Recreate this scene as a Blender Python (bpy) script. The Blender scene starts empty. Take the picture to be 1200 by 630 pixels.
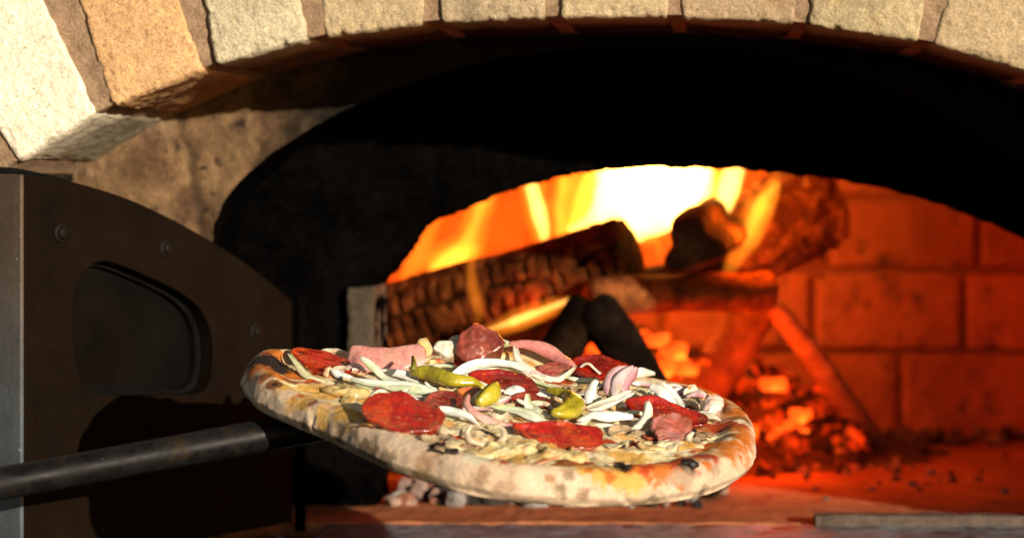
import bpy, math, random
import numpy as np
from mathutils import Vector
from mathutils.geometry import tessellate_polygon

# ------------------------------------------------------------------ basics
SC = bpy.context.scene
COL = SC.collection
F, CX, CY = 2933.0, 850.0, 200.0
def W(px, py, Y):                       # photo pixel at depth Y -> world point
    return np.array([(px - CX) * Y / F, Y, -(py - CY) * Y / F])
def ray(px, py):
    return np.array([(px - CX) / F, 1.0, -(py - CY) / F])
def hitplane(px, py, P0, n):
    d = ray(px, py); return d * (np.dot(P0, n) / np.dot(d, n))
def nrm(v):
    v = np.asarray(v, float); return v / (np.linalg.norm(v) + 1e-12)

def _hash(ix, iy, iz, seed):
    h = (ix.astype(np.int64) * 374761393 + iy.astype(np.int64) * 668265263 + iz.astype(np.int64) * 2147483647 // 7 + seed * 1274126177) & 0xffffffff
    h = ((h ^ (h >> 13)) * 1274126177) & 0xffffffff
    h = h ^ (h >> 16)
    return (h & 0xffff) / 65535.0 * 2 - 1
def vn(P, scale, seed=0):               # value noise, -1..1, feature size = scale
    Q = np.asarray(P, float) / scale
    I = np.floor(Q).astype(np.int64); f = Q - I; f = f * f * f * (f * (f * 6 - 15) + 10)
    x, y, z = I[..., 0], I[..., 1], I[..., 2]; fx, fy, fz = f[..., 0], f[..., 1], f[..., 2]
    r = 0
    for dx in (0, 1):
        wx = fx if dx else 1 - fx
        for dy in (0, 1):
            wy = fy if dy else 1 - fy
            for dz in (0, 1):
                wz = fz if dz else 1 - fz
                r = r + _hash(x + dx, y + dy, z + dz, seed) * wx * wy * wz
    return r
def fbm(P, scale, octv=3, seed=0, gain=.5):
    r, a, t = 0, 1.0, 0
    for k in range(octv):
        r = r + vn(P, scale / 2 ** k, seed + k * 17) * a; t += a; a *= gain
    return r / t
def sst(a, b, x):
    t = np.clip((x - a) / (b - a), 0, 1); return t * t * (3 - 2 * t)
def catmull(P, n, closed=False):
    P = np.asarray(P, float); m = len(P); out = []
    segs = m if closed else m - 1
    for i in range(segs):
        if closed: p0, p1, p2, p3 = P[(i - 1) % m], P[i], P[(i + 1) % m], P[(i + 2) % m]
        else: p0, p1, p2, p3 = P[max(i - 1, 0)], P[i], P[i + 1], P[min(i + 2, m - 1)]
        for t in np.linspace(0, 1, 12, endpoint=False):
            out.append(.5 * (2 * p1 + (p2 - p0) * t + (2 * p0 - 5 * p1 + 4 * p2 - p3) * t * t + (3 * p1 - p0 - 3 * p2 + p3) * t ** 3))
    if closed: out.append(out[0])
    else: out.append(P[-1])
    out = np.array(out)
    s = np.r_[0, np.cumsum(np.linalg.norm(np.diff(out, axis=0), axis=1))]
    q = np.linspace(0, s[-1], n, endpoint=not closed)
    return np.stack([np.interp(q, s, out[:, k]) for k in range(out.shape[1])], 1)

# ------------------------------------------------------------------ objects
ORG = {}
def tag(o, label=None, cat=None, group=None, kind=None):
    if label: o['label'] = label
    if cat: o['category'] = cat
    if group: o['group'] = group
    if kind: o['kind'] = kind
    return o
def thing(name, base, label, cat, group=None, kind=None):
    o = bpy.data.objects.new(name, None); COL.objects.link(o)
    o.location = Vector([float(a) for a in base]); o.empty_display_size = .03; ORG[o] = np.array(base, float)
    return tag(o, label, cat, group, kind)
def mk(name, V, Fc, mat, parent=None, col=None, smooth=True, base=None):
    V = np.asarray(V, float)
    if parent is not None: org = ORG[parent]
    elif base is not None: org = np.array(base, float)
    else: org = np.array([V[:, 0].mean(), V[:, 1].mean(), V[:, 2].min()])
    me = bpy.data.meshes.new(name)
    me.from_pydata((V - org).tolist(), [], Fc if isinstance(Fc, list) else Fc.tolist())
    if smooth: me.polygons.foreach_set('use_smooth', [True] * len(me.polygons))
    if col is not None:
        col = np.asarray(col, float)
        if col.ndim == 1: col = np.tile(col, (len(V), 1))
        a = me.color_attributes.new('Col', 'FLOAT_COLOR', 'POINT')
        a.data.foreach_set('color', np.c_[col, np.ones(len(V))].astype(np.float32).ravel())
    me.materials.append(mat); me.update()
    o = bpy.data.objects.new(name, me); COL.objects.link(o)
    ORG[o] = org
    if parent is not None: o.parent = parent
    else: o.location = Vector(org.tolist())
    return o
def weld(o, d=1e-5):
    import bmesh
    b = bmesh.new(); b.from_mesh(o.data); bmesh.ops.remove_doubles(b, verts=b.verts, dist=d)
    bmesh.ops.recalc_face_normals(b, faces=b.faces); b.to_mesh(o.data); b.free()
    o.data.polygons.foreach_set('use_smooth', [True] * len(o.data.polygons)); return o
def bevel(o, w, seg=2):
    m = o.modifiers.new('bevel', 'BEVEL'); m.width = w; m.segments = seg; m.limit_method = 'ANGLE'; m.angle_limit = .6; m.harden_normals = False
    return o
class Acc:                                # joins pieces of ONE surface
    def __init__(s): s.V = []; s.F = []; s.C = []; s.n = 0
    def add(s, V, Fc, c=None):
        V = np.asarray(V, float); s.V.append(V)
        Fc = Fc if isinstance(Fc, list) else Fc.tolist()
        s.F += [[i + s.n for i in f] for f in Fc]
        if c is not None:
            c = np.asarray(c, float); s.C.append(np.tile(c, (len(V), 1)) if c.ndim == 1 else c)
        s.n += len(V)
    def build(s, name, mat, parent=None, smooth=True, **k):
        return mk(name, np.concatenate(s.V), s.F, mat, parent, np.concatenate(s.C) if s.C else None, smooth, **k)
def gridfaces(n, m, wrap=False, flip=False):
    i, j = np.meshgrid(np.arange(n - 1), np.arange(m if wrap else m - 1), indexing='ij')
    j2 = (j + 1) % m
    q = np.stack([i * m + j, (i + 1) * m + j, (i + 1) * m + j2, i * m + j2], -1).reshape(-1, 4)
    return q[:, ::-1] if flip else q
def boxgrid(n):
    """unit cube surface points in [-1,1]^3, n cuts per axis (n is a triple)"""
    V, Fc, k = [], [], 0
    for ax in range(3):
        a, b = (ax + 1) % 3, (ax + 2) % 3
        ga, gb = np.meshgrid(np.linspace(-1, 1, n[a]), np.linspace(-1, 1, n[b]), indexing='ij')
        for s in (-1, 1):
            P = np.zeros((n[a] * n[b], 3)); P[:, ax] = s; P[:, a] = ga.ravel(); P[:, b] = gb.ravel()
            q = gridfaces(n[a], n[b], flip=(s < 0)) + k; V.append(P); Fc.append(q); k += len(P)
    return np.concatenate(V), np.concatenate(Fc)
def rbox(half, r, n):
    """rounded box: positions (metric, centred), outward dirs, faces"""
    U, Fc = boxgrid(n); half = np.array(half, float)
    q = U * half; inner = np.clip(q, -(half - r), half - r); d = q - inner
    L = np.linalg.norm(d, axis=1, keepdims=True); d = d / np.maximum(L, 1e-9)
    return inner + d * r, d, Fc
def extr(poly, mapf, th_vec, holes=()):
    """flat plate: poly/holes 2D lists -> mapf(p)=3D front point; thickness vector"""
    loops = [list(map(tuple, poly))] + [list(map(tuple, h)) for h in holes]
    pts = [p for l in loops for p in l]; n = len(pts)
    tri = tessellate_polygon([[Vector((p[0], p[1], 0)) for p in l] for l in loops])
    Fr = np.array([mapf(p) for p in pts]); V = np.concatenate([Fr, Fr + th_vec])
    Fc = []
    for a, b, c in tri: Fc.append([a, b, c]); Fc.append([c + n, b + n, a + n])
    k = 0
    for l in loops:
        m = len(l)
        for i in range(m):
            a, b = k + i, k + (i + 1) % m; Fc.append([a, b, b + n, a + n])
        k += m
    return V, Fc
def fixn(o):
    import bmesh
    b = bmesh.new(); b.from_mesh(o.data); bmesh.ops.recalc_face_normals(b, faces=b.faces); b.to_mesh(o.data); b.free(); return o

def tube(path, rad, n=20, disp=None, prof=None, squash=1.0, capr=True):
    """path Nx3, rad N; returns V,F. disp(s,a,P,D)->radial offset"""
    path = np.asarray(path, float); N = len(path)
    T = np.gradient(path, axis=0); T /= np.linalg.norm(T, axis=1, keepdims=True)
    up = np.array([0, 0, 1.]) if abs(T[0][2]) < .9 else np.array([0, 1., 0])
    A = np.cross(T, up); A /= np.linalg.norm(A, axis=1, keepdims=True); B = np.cross(A, T)
    a = np.linspace(0, 2 * math.pi, n, endpoint=False)
    D = A[:, None] * np.cos(a)[None, :, None] + B[:, None] * np.sin(a)[None, :, None] * squash
    R = np.asarray(rad, float)[:, None] * (np.ones(n)[None] if prof is None else prof(a)[None])
    P = path[:, None] + D * R[..., None]
    if disp is not None:
        s = np.r_[0, np.cumsum(np.linalg.norm(np.diff(path, axis=0), axis=1))]
        P = P + D * disp(s[:, None] + 0 * a, a[None] + 0 * s[:, None], P, R)[..., None]
    V = P.reshape(-1, 3); Fc = gridfaces(N, n, wrap=True).tolist()
    V = np.concatenate([V, P[0].mean(0)[None], P[-1].mean(0)[None]]); c0, c1 = N * n, N * n + 1
    for j in range(n):
        Fc.append([j, (j + 1) % n, c0]); Fc.append([(N - 1) * n + (j + 1) % n, (N - 1) * n + j, c1])
    return V, Fc

# ------------------------------------------------------------------ materials
def mat(name, color=(.5, .5, .5), rough=.7, spec=.5, attr=False, var=None, bump=(), spots=(), metal=0, sss=0, coat=0, emis=None, rvar=None, sheen=0):
    """var=(scale, amount) brightness noise; spots=[(scale, lo, hi, color)] noise-masked colours; bump=[(scale, strength, dist)]"""
    m = bpy.data.materials.new(name); m.use_nodes = True; nt = m.node_tree; N, L = nt.nodes, nt.links
    bs = N['Principled BSDF']; tc = N.new('ShaderNodeTexCoord')
    def noise(scale, det=4, rg=.6):
        t = N.new('ShaderNodeTexNoise'); t.inputs['Scale'].default_value = scale; t.inputs['Detail'].default_value = det
        t.inputs['Roughness'].default_value = rg; L.new(tc.outputs['Object'], t.inputs['Vector']); return t.outputs['Fac']
    def ramp(src, lo, hi):
        r = N.new('ShaderNodeMapRange'); r.inputs['From Min'].default_value = lo; r.inputs['From Max'].default_value = hi
        r.interpolation_type = 'SMOOTHSTEP'; L.new(src, r.inputs['Value']); return r.outputs['Result']
    if attr:
        a = N.new('ShaderNodeAttribute'); a.attribute_name = 'Col'; cur = a.outputs['Color']
    else:
        a = N.new('ShaderNodeRGB'); a.outputs[0].default_value = (*color, 1); cur = a.outputs[0]
    if var:
        for sc, am in (var if isinstance(var, list) else [var]):
            r = N.new('ShaderNodeMapRange'); r.inputs['From Min'].default_value = .3; r.inputs['From Max'].default_value = .7
            r.inputs['To Min'].default_value = 1 - am; r.inputs['To Max'].default_value = 1 + am; r.clamp = True
            L.new(noise(sc), r.inputs['Value'])
            mx = N.new('ShaderNodeVectorMath'); mx.operation = 'SCALE'; L.new(cur, mx.inputs[0]); L.new(r.outputs[0], mx.inputs['Scale']); cur = mx.outputs[0]
    for sc, lo, hi, c in spots:
        mx = N.new('ShaderNodeMix'); mx.data_type = 'RGBA'; L.new(ramp(noise(sc, 3), lo, hi), mx.inputs['Factor'])
        L.new(cur, mx.inputs['A']); mx.inputs['B'].default_value = (*c, 1); cur = mx.outputs['Result']
    L.new(cur, bs.inputs['Base Color'])
    if rvar:
        r = N.new('ShaderNodeMapRange'); r.inputs['From Min'].default_value = .35; r.inputs['From Max'].default_value = .65
        r.inputs['To Min'].default_value = rvar[1]; r.inputs['To Max'].default_value = rvar[2]; L.new(noise(rvar[0]), r.inputs['Value']); L.new(r.outputs[0], bs.inputs['Roughness'])
    else: bs.inputs['Roughness'].default_value = rough
    bs.inputs['Specular IOR Level'].default_value = spec; bs.inputs['Metallic'].default_value = metal
    if sss:
        bs.inputs['Subsurface Weight'].default_value = sss; bs.inputs['Subsurface Scale'].default_value = .004
        bs.inputs['Subsurface Radius'].default_value = (1, .6, .35)
    if coat: bs.inputs['Coat Weight'].default_value = coat; bs.inputs['Coat Roughness'].default_value = .12
    prev = None
    for sc, st, di in bump:
        b = N.new('ShaderNodeBump'); b.inputs['Strength'].default_value = st; b.inputs['Distance'].default_value = di
        L.new(noise(sc, 5, .65), b.inputs['Height'])
        if prev: L.new(prev, b.inputs['Normal'])
        prev = b.outputs['Normal']
    if prev: L.new(prev, bs.inputs['Normal'])
    if emis:                               # glowing coals: (scale, lo, hi, color, strength, hotcolor)
        sc, lo, hi, c1, st, c2 = emis
        f = ramp(noise(sc, 3), lo, hi); f2 = ramp(noise(sc * .7, 2), .52, .7)
        mx = N.new('ShaderNodeMix'); mx.data_type = 'RGBA'; L.new(f2, mx.inputs['Factor'])
        mx.inputs['A'].default_value = (*c1, 1); mx.inputs['B'].default_value = (*c2, 1)
        L.new(mx.outputs['Result'], bs.inputs['Emission Color'])
        mu = N.new('ShaderNodeMath'); mu.operation = 'MULTIPLY'; L.new(f, mu.inputs[0]); mu.inputs[1].default_value = st
        L.new(mu.outputs[0], bs.inputs['Emission Strength'])
    return m
def flame_mat(name, color, strength):
    m = bpy.data.materials.new(name); m.use_nodes = True; nt = m.node_tree
    for n in list(nt.nodes): nt.nodes.remove(n)
    o = nt.nodes.new('ShaderNodeOutputMaterial'); e = nt.nodes.new('ShaderNodeEmission')
    e.inputs['Color'].default_value = (*color, 1); e.inputs['Strength'].default_value = strength
    nt.links.new(e.outputs[0], o.inputs['Volume']); return m

M = {}
M['brick'] = mat('arch_brick', attr=True, rough=.95, spec=.08, var=[(60, .12), (330, .22), (900, .35)],
                 spots=[(420, .66, .71, (.20, .11, .05)), (500, .67, .72, (.90, .82, .66)), (1000, .66, .70, (.12, .07, .03))], bump=[(1100, .8, .0016), (420, .7, .0024), (150, .4, .002)])
M['mortar'] = mat('sandy_mortar', (.31, .205, .125), .98, .1, var=[(80, .25), (600, .3)], bump=[(900, .8, .0015), (250, .6, .003)])
M['throat'] = mat('stained_stone', attr=True, rough=.9, spec=.2, var=[(30, .25), (170, .3)],
                  spots=[(55, .58, .68, (.025, .014, .008)), (240, .68, .74, (.010, .008, .006))],
                  bump=[(400, .5, .002), (60, .6, .006)])
M['soot'] = mat('black_soot', (.0022, .0019, .0017), 1, 0, var=[(25, .5), (120, .4), (500, .4)], bump=[(250, .8, .003), (900, .5, .001)])
M['jamb'] = mat('sooty_firebrick', (.060, .046, .032), .95, .1, var=[(60, .35), (400, .25)], bump=[(300, .6, .002)])
M['firebrick'] = mat('fire_brick', attr=True, rough=.95, spec=.1, var=[(25, .18), (150, .14)], spots=[(18, .56, .72, (.16, .06, .035)), (45, .60, .75, (.10, .04, .02))], bump=[(350, .5, .0015), (70, .4, .003)])
M['joint'] = mat('fire_mortar', (.26, .085, .038), 1, .05, bump=[(300, .5, .002)])
M['floor'] = mat('hearth_tile', (.34, .125, .055), .9, .05, var=[(12, .25), (120, .2)], spots=[(28, .62, .70, (.09, .05, .035)), (160, .68, .74, (.03, .02, .018))],
                 bump=[(200, .4, .0015), (30, .3, .003)])
M['ledge'] = mat('worn_shaded_ledge', (.13, .145, .16), .6, .3, var=[(14, .55), (200, .25)], spots=[(22, .56, .66, (.035, .033, .032)), (420, .70, .74, (.5, .45, .38))], bump=[(250, .3, .001)], metal=.0)  # dark blotches in the noise stand in for shaded stretches of the ledge
M['doorsteel'] = mat('bronze_brown_steel', (.0072, .0042, .0023), .65, .03, var=[(20, .25), (260, .12)], rvar=(40, .6, .8), bump=[(700, .15, .0004)])
M['doorrim'] = mat('blackened_rim', (.004, .0037, .0035), .6, .05, var=(60, .3), bump=[(400, .2, .0006)])
M['dooredge'] = mat('worn_steel_edge', attr=True, rough=.6, spec=.15, metal=.1, var=[(18, .3), (300, .15)], spots=[(160, .70, .76, (.3, .3, .3))], bump=[(300, .15, .0005)])
M['glass'] = mat('sooty_glass', (.004, .0032, .0026), .4, .08, var=(20, .5))
M['bolt'] = mat('dark_bolt', (.008, .006, .004), .6, .08, bump=[(600, .2, .0004)])
M['peelsteel'] = mat('black_scuffed_steel', (.009, .0082, .008), .6, .12, metal=.2, var=[(25, .4), (200, .25)], spots=[(60, .58, .72, (.022, .014, .008)), (500, .72, .78, (.2, .19, .18))],
                     rvar=(50, .35, .6), bump=[(300, .25, .0006)])
M['crust'] = mat('baked_dough', attr=True, rough=.6, spec=.25, sss=.06, var=[(60, .07), (250, .08), (900, .12)], spots=[(130, .70, .78, (.36, .20, .10))], bump=[(90, .3, .003), (420, .45, .0018), (1500, .4, .0006)], rvar=(150, .4, .85))
M['salami'] = mat('oily_salami', attr=True, spec=.7, var=[(90, .3), (350, .3), (1100, .2)], spots=[(330, .62, .69, (.60, .16, .02)), (80, .60, .72, (.16, .010, .004)), (700, .71, .76, (.55, .24, .12))],
                  bump=[(130, .35, .002), (500, .4, .0009)], coat=.9, sss=.03, rvar=(300, .10, .4))
M['ham'] = mat('cured_ham', attr=True, spec=.6, var=[(60, .2), (300, .18), (1000, .12)], spots=[(45, .62, .74, (.62, .34, .22)), (130, .66, .76, (.34, .06, .04))], bump=[(110, .35, .0018), (600, .35, .0007)], coat=.7, sss=.08, rvar=(250, .12, .45))
M['onion'] = mat('roast_onion', attr=True, spec=.6, var=[(90, .10), (400, .08)], spots=[(320, .71, .77, (.36, .15, .04)), (60, .62, .77, (.44, .44, .24))], bump=[(110, .25, .0012), (700, .25, .0005)], coat=.7, sss=.18, rvar=(200, .10, .45))
M['pepper'] = mat('pickled_pepper', (.40, .33, .018), .22, .5, var=[(60, .2)], spots=[(70, .58, .72, (.22, .22, .015)), (200, .72, .76, (.1, .06, .01))], bump=[(110, .5, .003), (500, .4, .001)], coat=.8, sss=.06)
M['mush'] = mat('cooked_mushroom', attr=True, spec=.5, var=[(130, .3), (500, .3)], spots=[(170, .60, .68, (.06, .034, .016))], bump=[(200, .6, .002), (800, .6, .001)], coat=.5, rvar=(200, .2, .6))
M['charbit'] = mat('burnt_bit', (.015, .010, .008), .5, .4, bump=[(400, .5, .001)])
M['cheese'] = mat('melted_cheese', attr=True, spec=.6, var=[(70, .15), (300, .15), (1100, .12)], spots=[(110, .64, .72, (.62, .26, .04)), (260, .71, .77, (.30, .15, .06))], bump=[(130, .4, .0018), (650, .4, .0008)], coat=.8, sss=.10, rvar=(220, .10, .45))
M['char'] = mat('charred_wood', attr=True, rough=.95, spec=.03, var=[(60, .35), (300, .3)], bump=[(250, .7, .003)])
M['bark'] = mat('scorched_bark', attr=True, rough=.9, spec=.1, var=[(50, .3), (250, .3)], bump=[(180, .8, .004)])
M['ember'] = mat('glowing_coal', (.05, .03, .02), .95, .05, bump=[(200, .6, .003)], emis=(38, .46, .64, (1, .035, .0015), .85, (1, .09, .004)))
M['emberhot'] = mat('white_hot_coal', (.05, .03, .02), .95, .05, bump=[(200, .6, .003)], emis=(40, .30, .50, (1, .065, .004), 2.2, (1, .22, .015)))
M['ash'] = mat('ash_and_coal', attr=True, rough=1, spec=.05, var=[(200, .3)], bump=[(400, .7, .002)])

# ------------------------------------------------------------------ depths of the oven
Y_FRONT, Y_THROAT, Y_MOUTH, Y_BACK, Z_FL = 1.75, 1.96, 2.06, 2.62, -.275
oven = thing('pizza_oven', (-.08, Y_THROAT, Z_FL), 'brick wood-fired oven with sunlit arch of cream and orange bricks and soot-black mouth', 'pizza oven')

# ---- outer brick arch
INTR = [(-78, 640), (-78, 420), (-64, 330), (-35, 258), (-4, 212), (20, 190), (70, 160), (122, 130), (183, 103), (245, 79), (305, 61), (368, 46), (430, 37), (500, 28),
        (570, 24), (640, 22), (720, 21), (790, 21), (860, 24), (932, 29), (1010, 37), (1085, 51), (1145, 65), (1200, 83), (1270, 110), (1350, 152), (1420, 206), (1475, 275), (1500, 350), (1505, 440), (1505, 640)]
C_IN = catmull(INTR, 900)
def arch_norm(i):
    t = C_IN[min(i + 3, len(C_IN) - 1)] - C_IN[max(i - 3, 0)]
    return nrm([t[1], -t[0]])
def nearest(px, py):
    return int(np.argmin((C_IN[:, 0] - px) ** 2 + (C_IN[:, 1] - py) ** 2))
LEN = 215.0                                # radial brick length in pixels at the front plane (0.128 m)
def up0(b, t):                             # bottom point and a point further up the joint
    d = nrm([t[0] - b[0], t[1] - b[1]]); return (np.array(b, float), np.array(b, float) + d * LEN)
cream, tan_, orange, grey = (.74, .62, .43), (.50, .36, .20), (.62, .36, .17), (.50, .42, .27)
VS = [((20, 189), (-6, 148), (115, 133), (50, 0), (.96, .86, .66)), ((131, 126), (91, 0), (238, 82), (210, 0), (.72, .43, .21)),
      ((252, 77), (236, 0), (363, 47), (352, 0), (.60, .52, .35)), ((378, 44), (374, 0), (497, 28.5), (497, 0), (.56, .43, .26)),
      ((516, 27.5), (513, 0), (638, 22.5), (640, 0), (.52, .40, .25)), ((656, 22), (657, 0), (783, 21), (785, 0), (.55, .42, .25)),
      ((799, 21), (797, 0), (931, 29), (934, 0), (.50, .36, .22)), ((946, 31), (949, 0), (1077, 49.5), (1085, 0), (.52, .41, .24)),
      ((1092, 53), (1108, 0), (1212, 87), (1245, 0), (.52, .39, .23))]
quads = [(up0(a, b), up0(c, d), col) for a, b, c, d, col in VS]
def auto(i0, i1, step):
    i = i0
    s = np.r_[0, np.cumsum(np.linalg.norm(np.diff(C_IN, axis=0), axis=1))]
    random.seed(4)
    while (i < i1 if step > 0 else i > i1):
        tgt = s[i] + step * 125; j = int(np.argmin(abs(s - tgt)))
        if j in (0, len(s) - 1) : break
        a, b = (i, j) if step > 0 else (j, i)
        na, nb = arch_norm(a), arch_norm(b)
        k = random.choice([cream, tan_, orange, grey])
        quads.append(((C_IN[a], C_IN[a] + na * LEN), (C_IN[b], C_IN[b] + nb * LEN), k))
        i = int(np.argmin(abs(s - (s[j] + step * 15))))
auto(nearest(1226, 91), 895, 1); auto(nearest(4, 204), 5, -1)
acc = Acc()
Yb = Y_THROAT - .002
for bi, ((a0, a1), (b0, b1), col) in enumerate(quads):
    # metric half sizes for the rounding
    w = (np.linalg.norm(b0 - a0) + np.linalg.norm(b1 - a1)) / 2 * Y_FRONT / F; l = LEN * Y_FRONT / F; d = Yb - Y_FRONT
    half = np.array([w, d, l]) / 2; vis = bi < 9
    P, D, Fc = rbox(half, .0045, (54, 30, 70) if vis else (16, 10, 20))
    seed = 50 + bi * 7
    off = fbm(P + bi, .03, 2, seed) * .0014 + fbm(P + bi, .006, 2, seed + 3) * .0010
    edge = np.sum(np.abs(P) > half - .007, axis=1) >= 2
    off -= edge * np.clip(fbm(P + bi, .007, 2, seed + 5) - .1, 0, 1) * .0030
    P = P + D * off[:, None]
    U = P / half                            # back to unit, then bilinear in the front plane, square in depth
    u, v = (U[:, 0:1] + 1) / 2, (U[:, 2:3] + 1) / 2
    px = (a0 * (1 - u) + b0 * u) * (1 - v) + (a1 * (1 - u) + b1 * u) * v
    Yd = Y_FRONT + (U[:, 1:2] + 1) / 2 * d
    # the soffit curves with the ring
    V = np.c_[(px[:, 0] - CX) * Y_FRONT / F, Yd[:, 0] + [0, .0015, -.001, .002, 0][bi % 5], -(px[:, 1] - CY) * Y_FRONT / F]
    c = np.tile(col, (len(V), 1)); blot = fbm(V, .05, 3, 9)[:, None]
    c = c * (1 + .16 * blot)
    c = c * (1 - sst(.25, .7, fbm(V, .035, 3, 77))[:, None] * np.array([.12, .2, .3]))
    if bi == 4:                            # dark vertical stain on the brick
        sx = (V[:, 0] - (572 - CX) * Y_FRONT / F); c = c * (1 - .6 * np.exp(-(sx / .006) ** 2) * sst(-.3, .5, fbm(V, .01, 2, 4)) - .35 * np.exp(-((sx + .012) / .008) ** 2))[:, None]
    inner = sst(.0, .12, Yd[:, 0:1] - Y_FRONT)       # soffit: smoke-stained deeper in, left bricks painted paler for bounced light
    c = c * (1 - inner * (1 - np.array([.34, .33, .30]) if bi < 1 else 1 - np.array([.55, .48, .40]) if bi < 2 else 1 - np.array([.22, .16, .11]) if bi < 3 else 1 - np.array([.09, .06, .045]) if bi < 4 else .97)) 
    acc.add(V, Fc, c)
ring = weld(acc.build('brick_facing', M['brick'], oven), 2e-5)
# mortar ring behind and between the bricks
n = 500; idx = np.linspace(0, len(C_IN) - 1, n).astype(int)
pts = C_IN[idx]; nn = np.array([arch_norm(i) for i in idx])
rows = []
def ringrow(offpx, Yd): q = pts + nn * offpx; return np.c_[(q[:, 0] - CX) * Y_FRONT / F, np.full(n, Yd), -(q[:, 1] - CY) * Y_FRONT / F]
prof = [(1.2, Yb - .001)] + [(3.2, y) for y in np.linspace(Yb - .01, Y_FRONT + .008, 14)] + [(4.0, Y_FRONT + .0042)] + [(o, Y_FRONT + .0042) for o in np.linspace(5, LEN - 6, 90)] + [(LEN - 6, Yb)]
P = np.array([ringrow(o, y) for o, y in prof])
mid = P.reshape(-1, 3); dn = fbm(mid, .008, 3, 21) * .0018 + fbm(mid, .03, 2, 22) * .0010
lumps = np.clip(fbm(mid, .006, 2, 33), 0, 1) * .003
k = np.repeat(np.arange(len(prof)), n); isf = k >= 15
mid[:, 1] -= np.where(isf, dn + lumps * .4, 0); mid[:, 2] -= np.where(~isf & (k > 0), lumps * .35, 0)
mk('mortar', mid, gridfaces(len(prof), n), M['mortar'], oven)

# ---- stained throat wall behind the arch, opening K
K = [(255, 660), (250, 420), (250, 290), (262, 240), (290, 205), (340, 166), (400, 131), (460, 105), (520, 85), (600, 67), (700, 56), (800, 56), (900, 66), (1000, 90), (1100, 130),
     (1190, 190), (1260, 262), (1300, 350), (1310, 450), (1310, 660)]
CK = catmull(K, 240)
CK[:, 0] += vn(np.c_[CK, CK[:, 0] * 0] , 12, 5) * 1.2; CK[:, 1] += vn(np.c_[CK, CK[:, 0] * 0], 14, 8) * 1.2
def lerp_loft(inner, outer, m, mapf):
    return np.concatenate([mapf(inner * (1 - t) + outer * t) for t in np.linspace(0, 1, m)])
nK = len(CK)
tt = np.linspace(0, 1, nK)
def outer_frame(nv):                       # big outer boundary, same vertex count, radial from the centre
    out = []
    for p in CK:
        d = p - np.array([760, 660.]); t = min([abs(v) for v in ((1000 if d[0] > 0 else -1000) / (d[0] + 1e-6), -960 / (d[1] - 1e-6) if d[1] < -1e-6 else 1e9)])
        out.append(np.array([760, 660.]) + d * t)
    return np.array(out)
OF = outer_frame(nK)
def loft(inner, outer, Y, m, power=1.5):
    V = []
    for t in np.linspace(0, 1, m) ** power:
        q = inner * (1 - t) + outer * t; V.append(np.c_[(q[:, 0] - CX) * Y / F, np.full(len(q), Y), -(q[:, 1] - CY) * Y / F])
    return np.array(V)
P = loft(CK, OF, Y_THROAT, 110, 1.8); S = P.shape; V = P.reshape(-1, 3)
rowi = np.repeat(np.arange(S[0]), S[1])
rel = fbm(V, .05, 3, 14) * .006 + fbm(V, .012, 2, 15) * .0018
V[:, 1] += np.abs(rel) * .9
px = CX + V[:, 0] * F / Y_THROAT; py = CY - V[:, 2] * F / Y_THROAT
# big stones with seams, soot towards the crown
seam = np.exp(-((px - (215 + (py - 130) * .12 + 14 * fbm(V, .03, 2, 3))) / 5) ** 2) + np.exp(-((py - (100 + (px - 330) * .95 + 14 * fbm(V, .03, 2, 6))) / 6) ** 2)
V[:, 1] += seam * .003
base = np.array([.26, .155, .075]) * (1 + .5 * fbm(V, .04, 3, 40)[:, None])
base = base * (1 - sst(-.1, .4, fbm(V, .030, 4, 41))[:, None] * np.array([.50, .56, .55])) + sst(.15, .6, fbm(V, .035, 3, 42))[:, None] * np.array([.20, .15, .10])
base = base * (1 - .6 * np.clip(seam, 0, 1))[:, None]
soot = np.clip(sst(250, 400, px + 45 * fbm(V, .02, 3, 44)) * .96, 0, 1); soot2 = sst(.1, .5, fbm(V, .018, 3, 45)) * sst(215, 300, px) * .6
left = sst(190, 100, py) * sst(200, 110, px) * 0
c = base * .62 * (1 - np.maximum(soot, soot2))[:, None] + .001
mk('throat_wall', V, gridfaces(S[0], S[1]), M['throat'], oven, c)
# ---- soot black liner between throat and mouth
P = []
for y in np.linspace(Y_THROAT - .004, Y_MOUTH + .01, 8):
    P.append(np.c_[(CK[:, 0] - CX) * Y_THROAT / F, np.full(nK, y), -(CK[:, 1] - CY) * Y_THROAT / F])
P = np.array(P)
P[0] = P[0] + (np.array([0, .004, 0]))
V = P.reshape(-1, 3)
mk('throat_lining', V, gridfaces(8, nK), M['soot'], oven)
# ---- mouth wall with opening
MO = [(440, 650), (440, 420), (440, 348), (438, 342), (437, 336), (446, 327), (456, 316), (474, 290), (491, 266), (520, 252), (550, 240), (585, 226), (620, 215), (660, 206), (700, 200), (745, 197), (790, 197),
      (830, 197), (870, 198), (910, 202), (950, 207), (1000, 213), (1040, 221), (1080, 232), (1120, 245), (1160, 259), (1200, 276), (1245, 305), (1275, 345), (1285, 420), (1288, 650)]
CM = catmull(MO, 420)
jag = vn(np.c_[CM, CM[:, 0] * 0], 5, 3) * 1.6 + vn(np.c_[CM, CM[:, 0] * 0], 18, 4) * 1.4
CM[:, 1] += jag * (CM[:, 1] < 335); CM[:, 0] += jag * .4
OM = []
for p in CM:
    d = p - np.array([850, 650.]); t = min(700 / (abs(d[0]) + 1e-6), -900 / (d[1] - 1e-6) if d[1] < -1e-6 else 1e9); OM.append(np.array([850, 650.]) + d * t)
OM = np.array(OM)
back = [np.c_[(CM[:, 0] - CX) * Y_MOUTH / F, np.full(len(CM), y), -(CM[:, 1] - CY) * Y_MOUTH / F] for y in np.linspace(Y_MOUTH + .08, Y_MOUTH, 7)]
fr = loft(CM, OM, Y_MOUTH, 60, 1.6)
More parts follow.
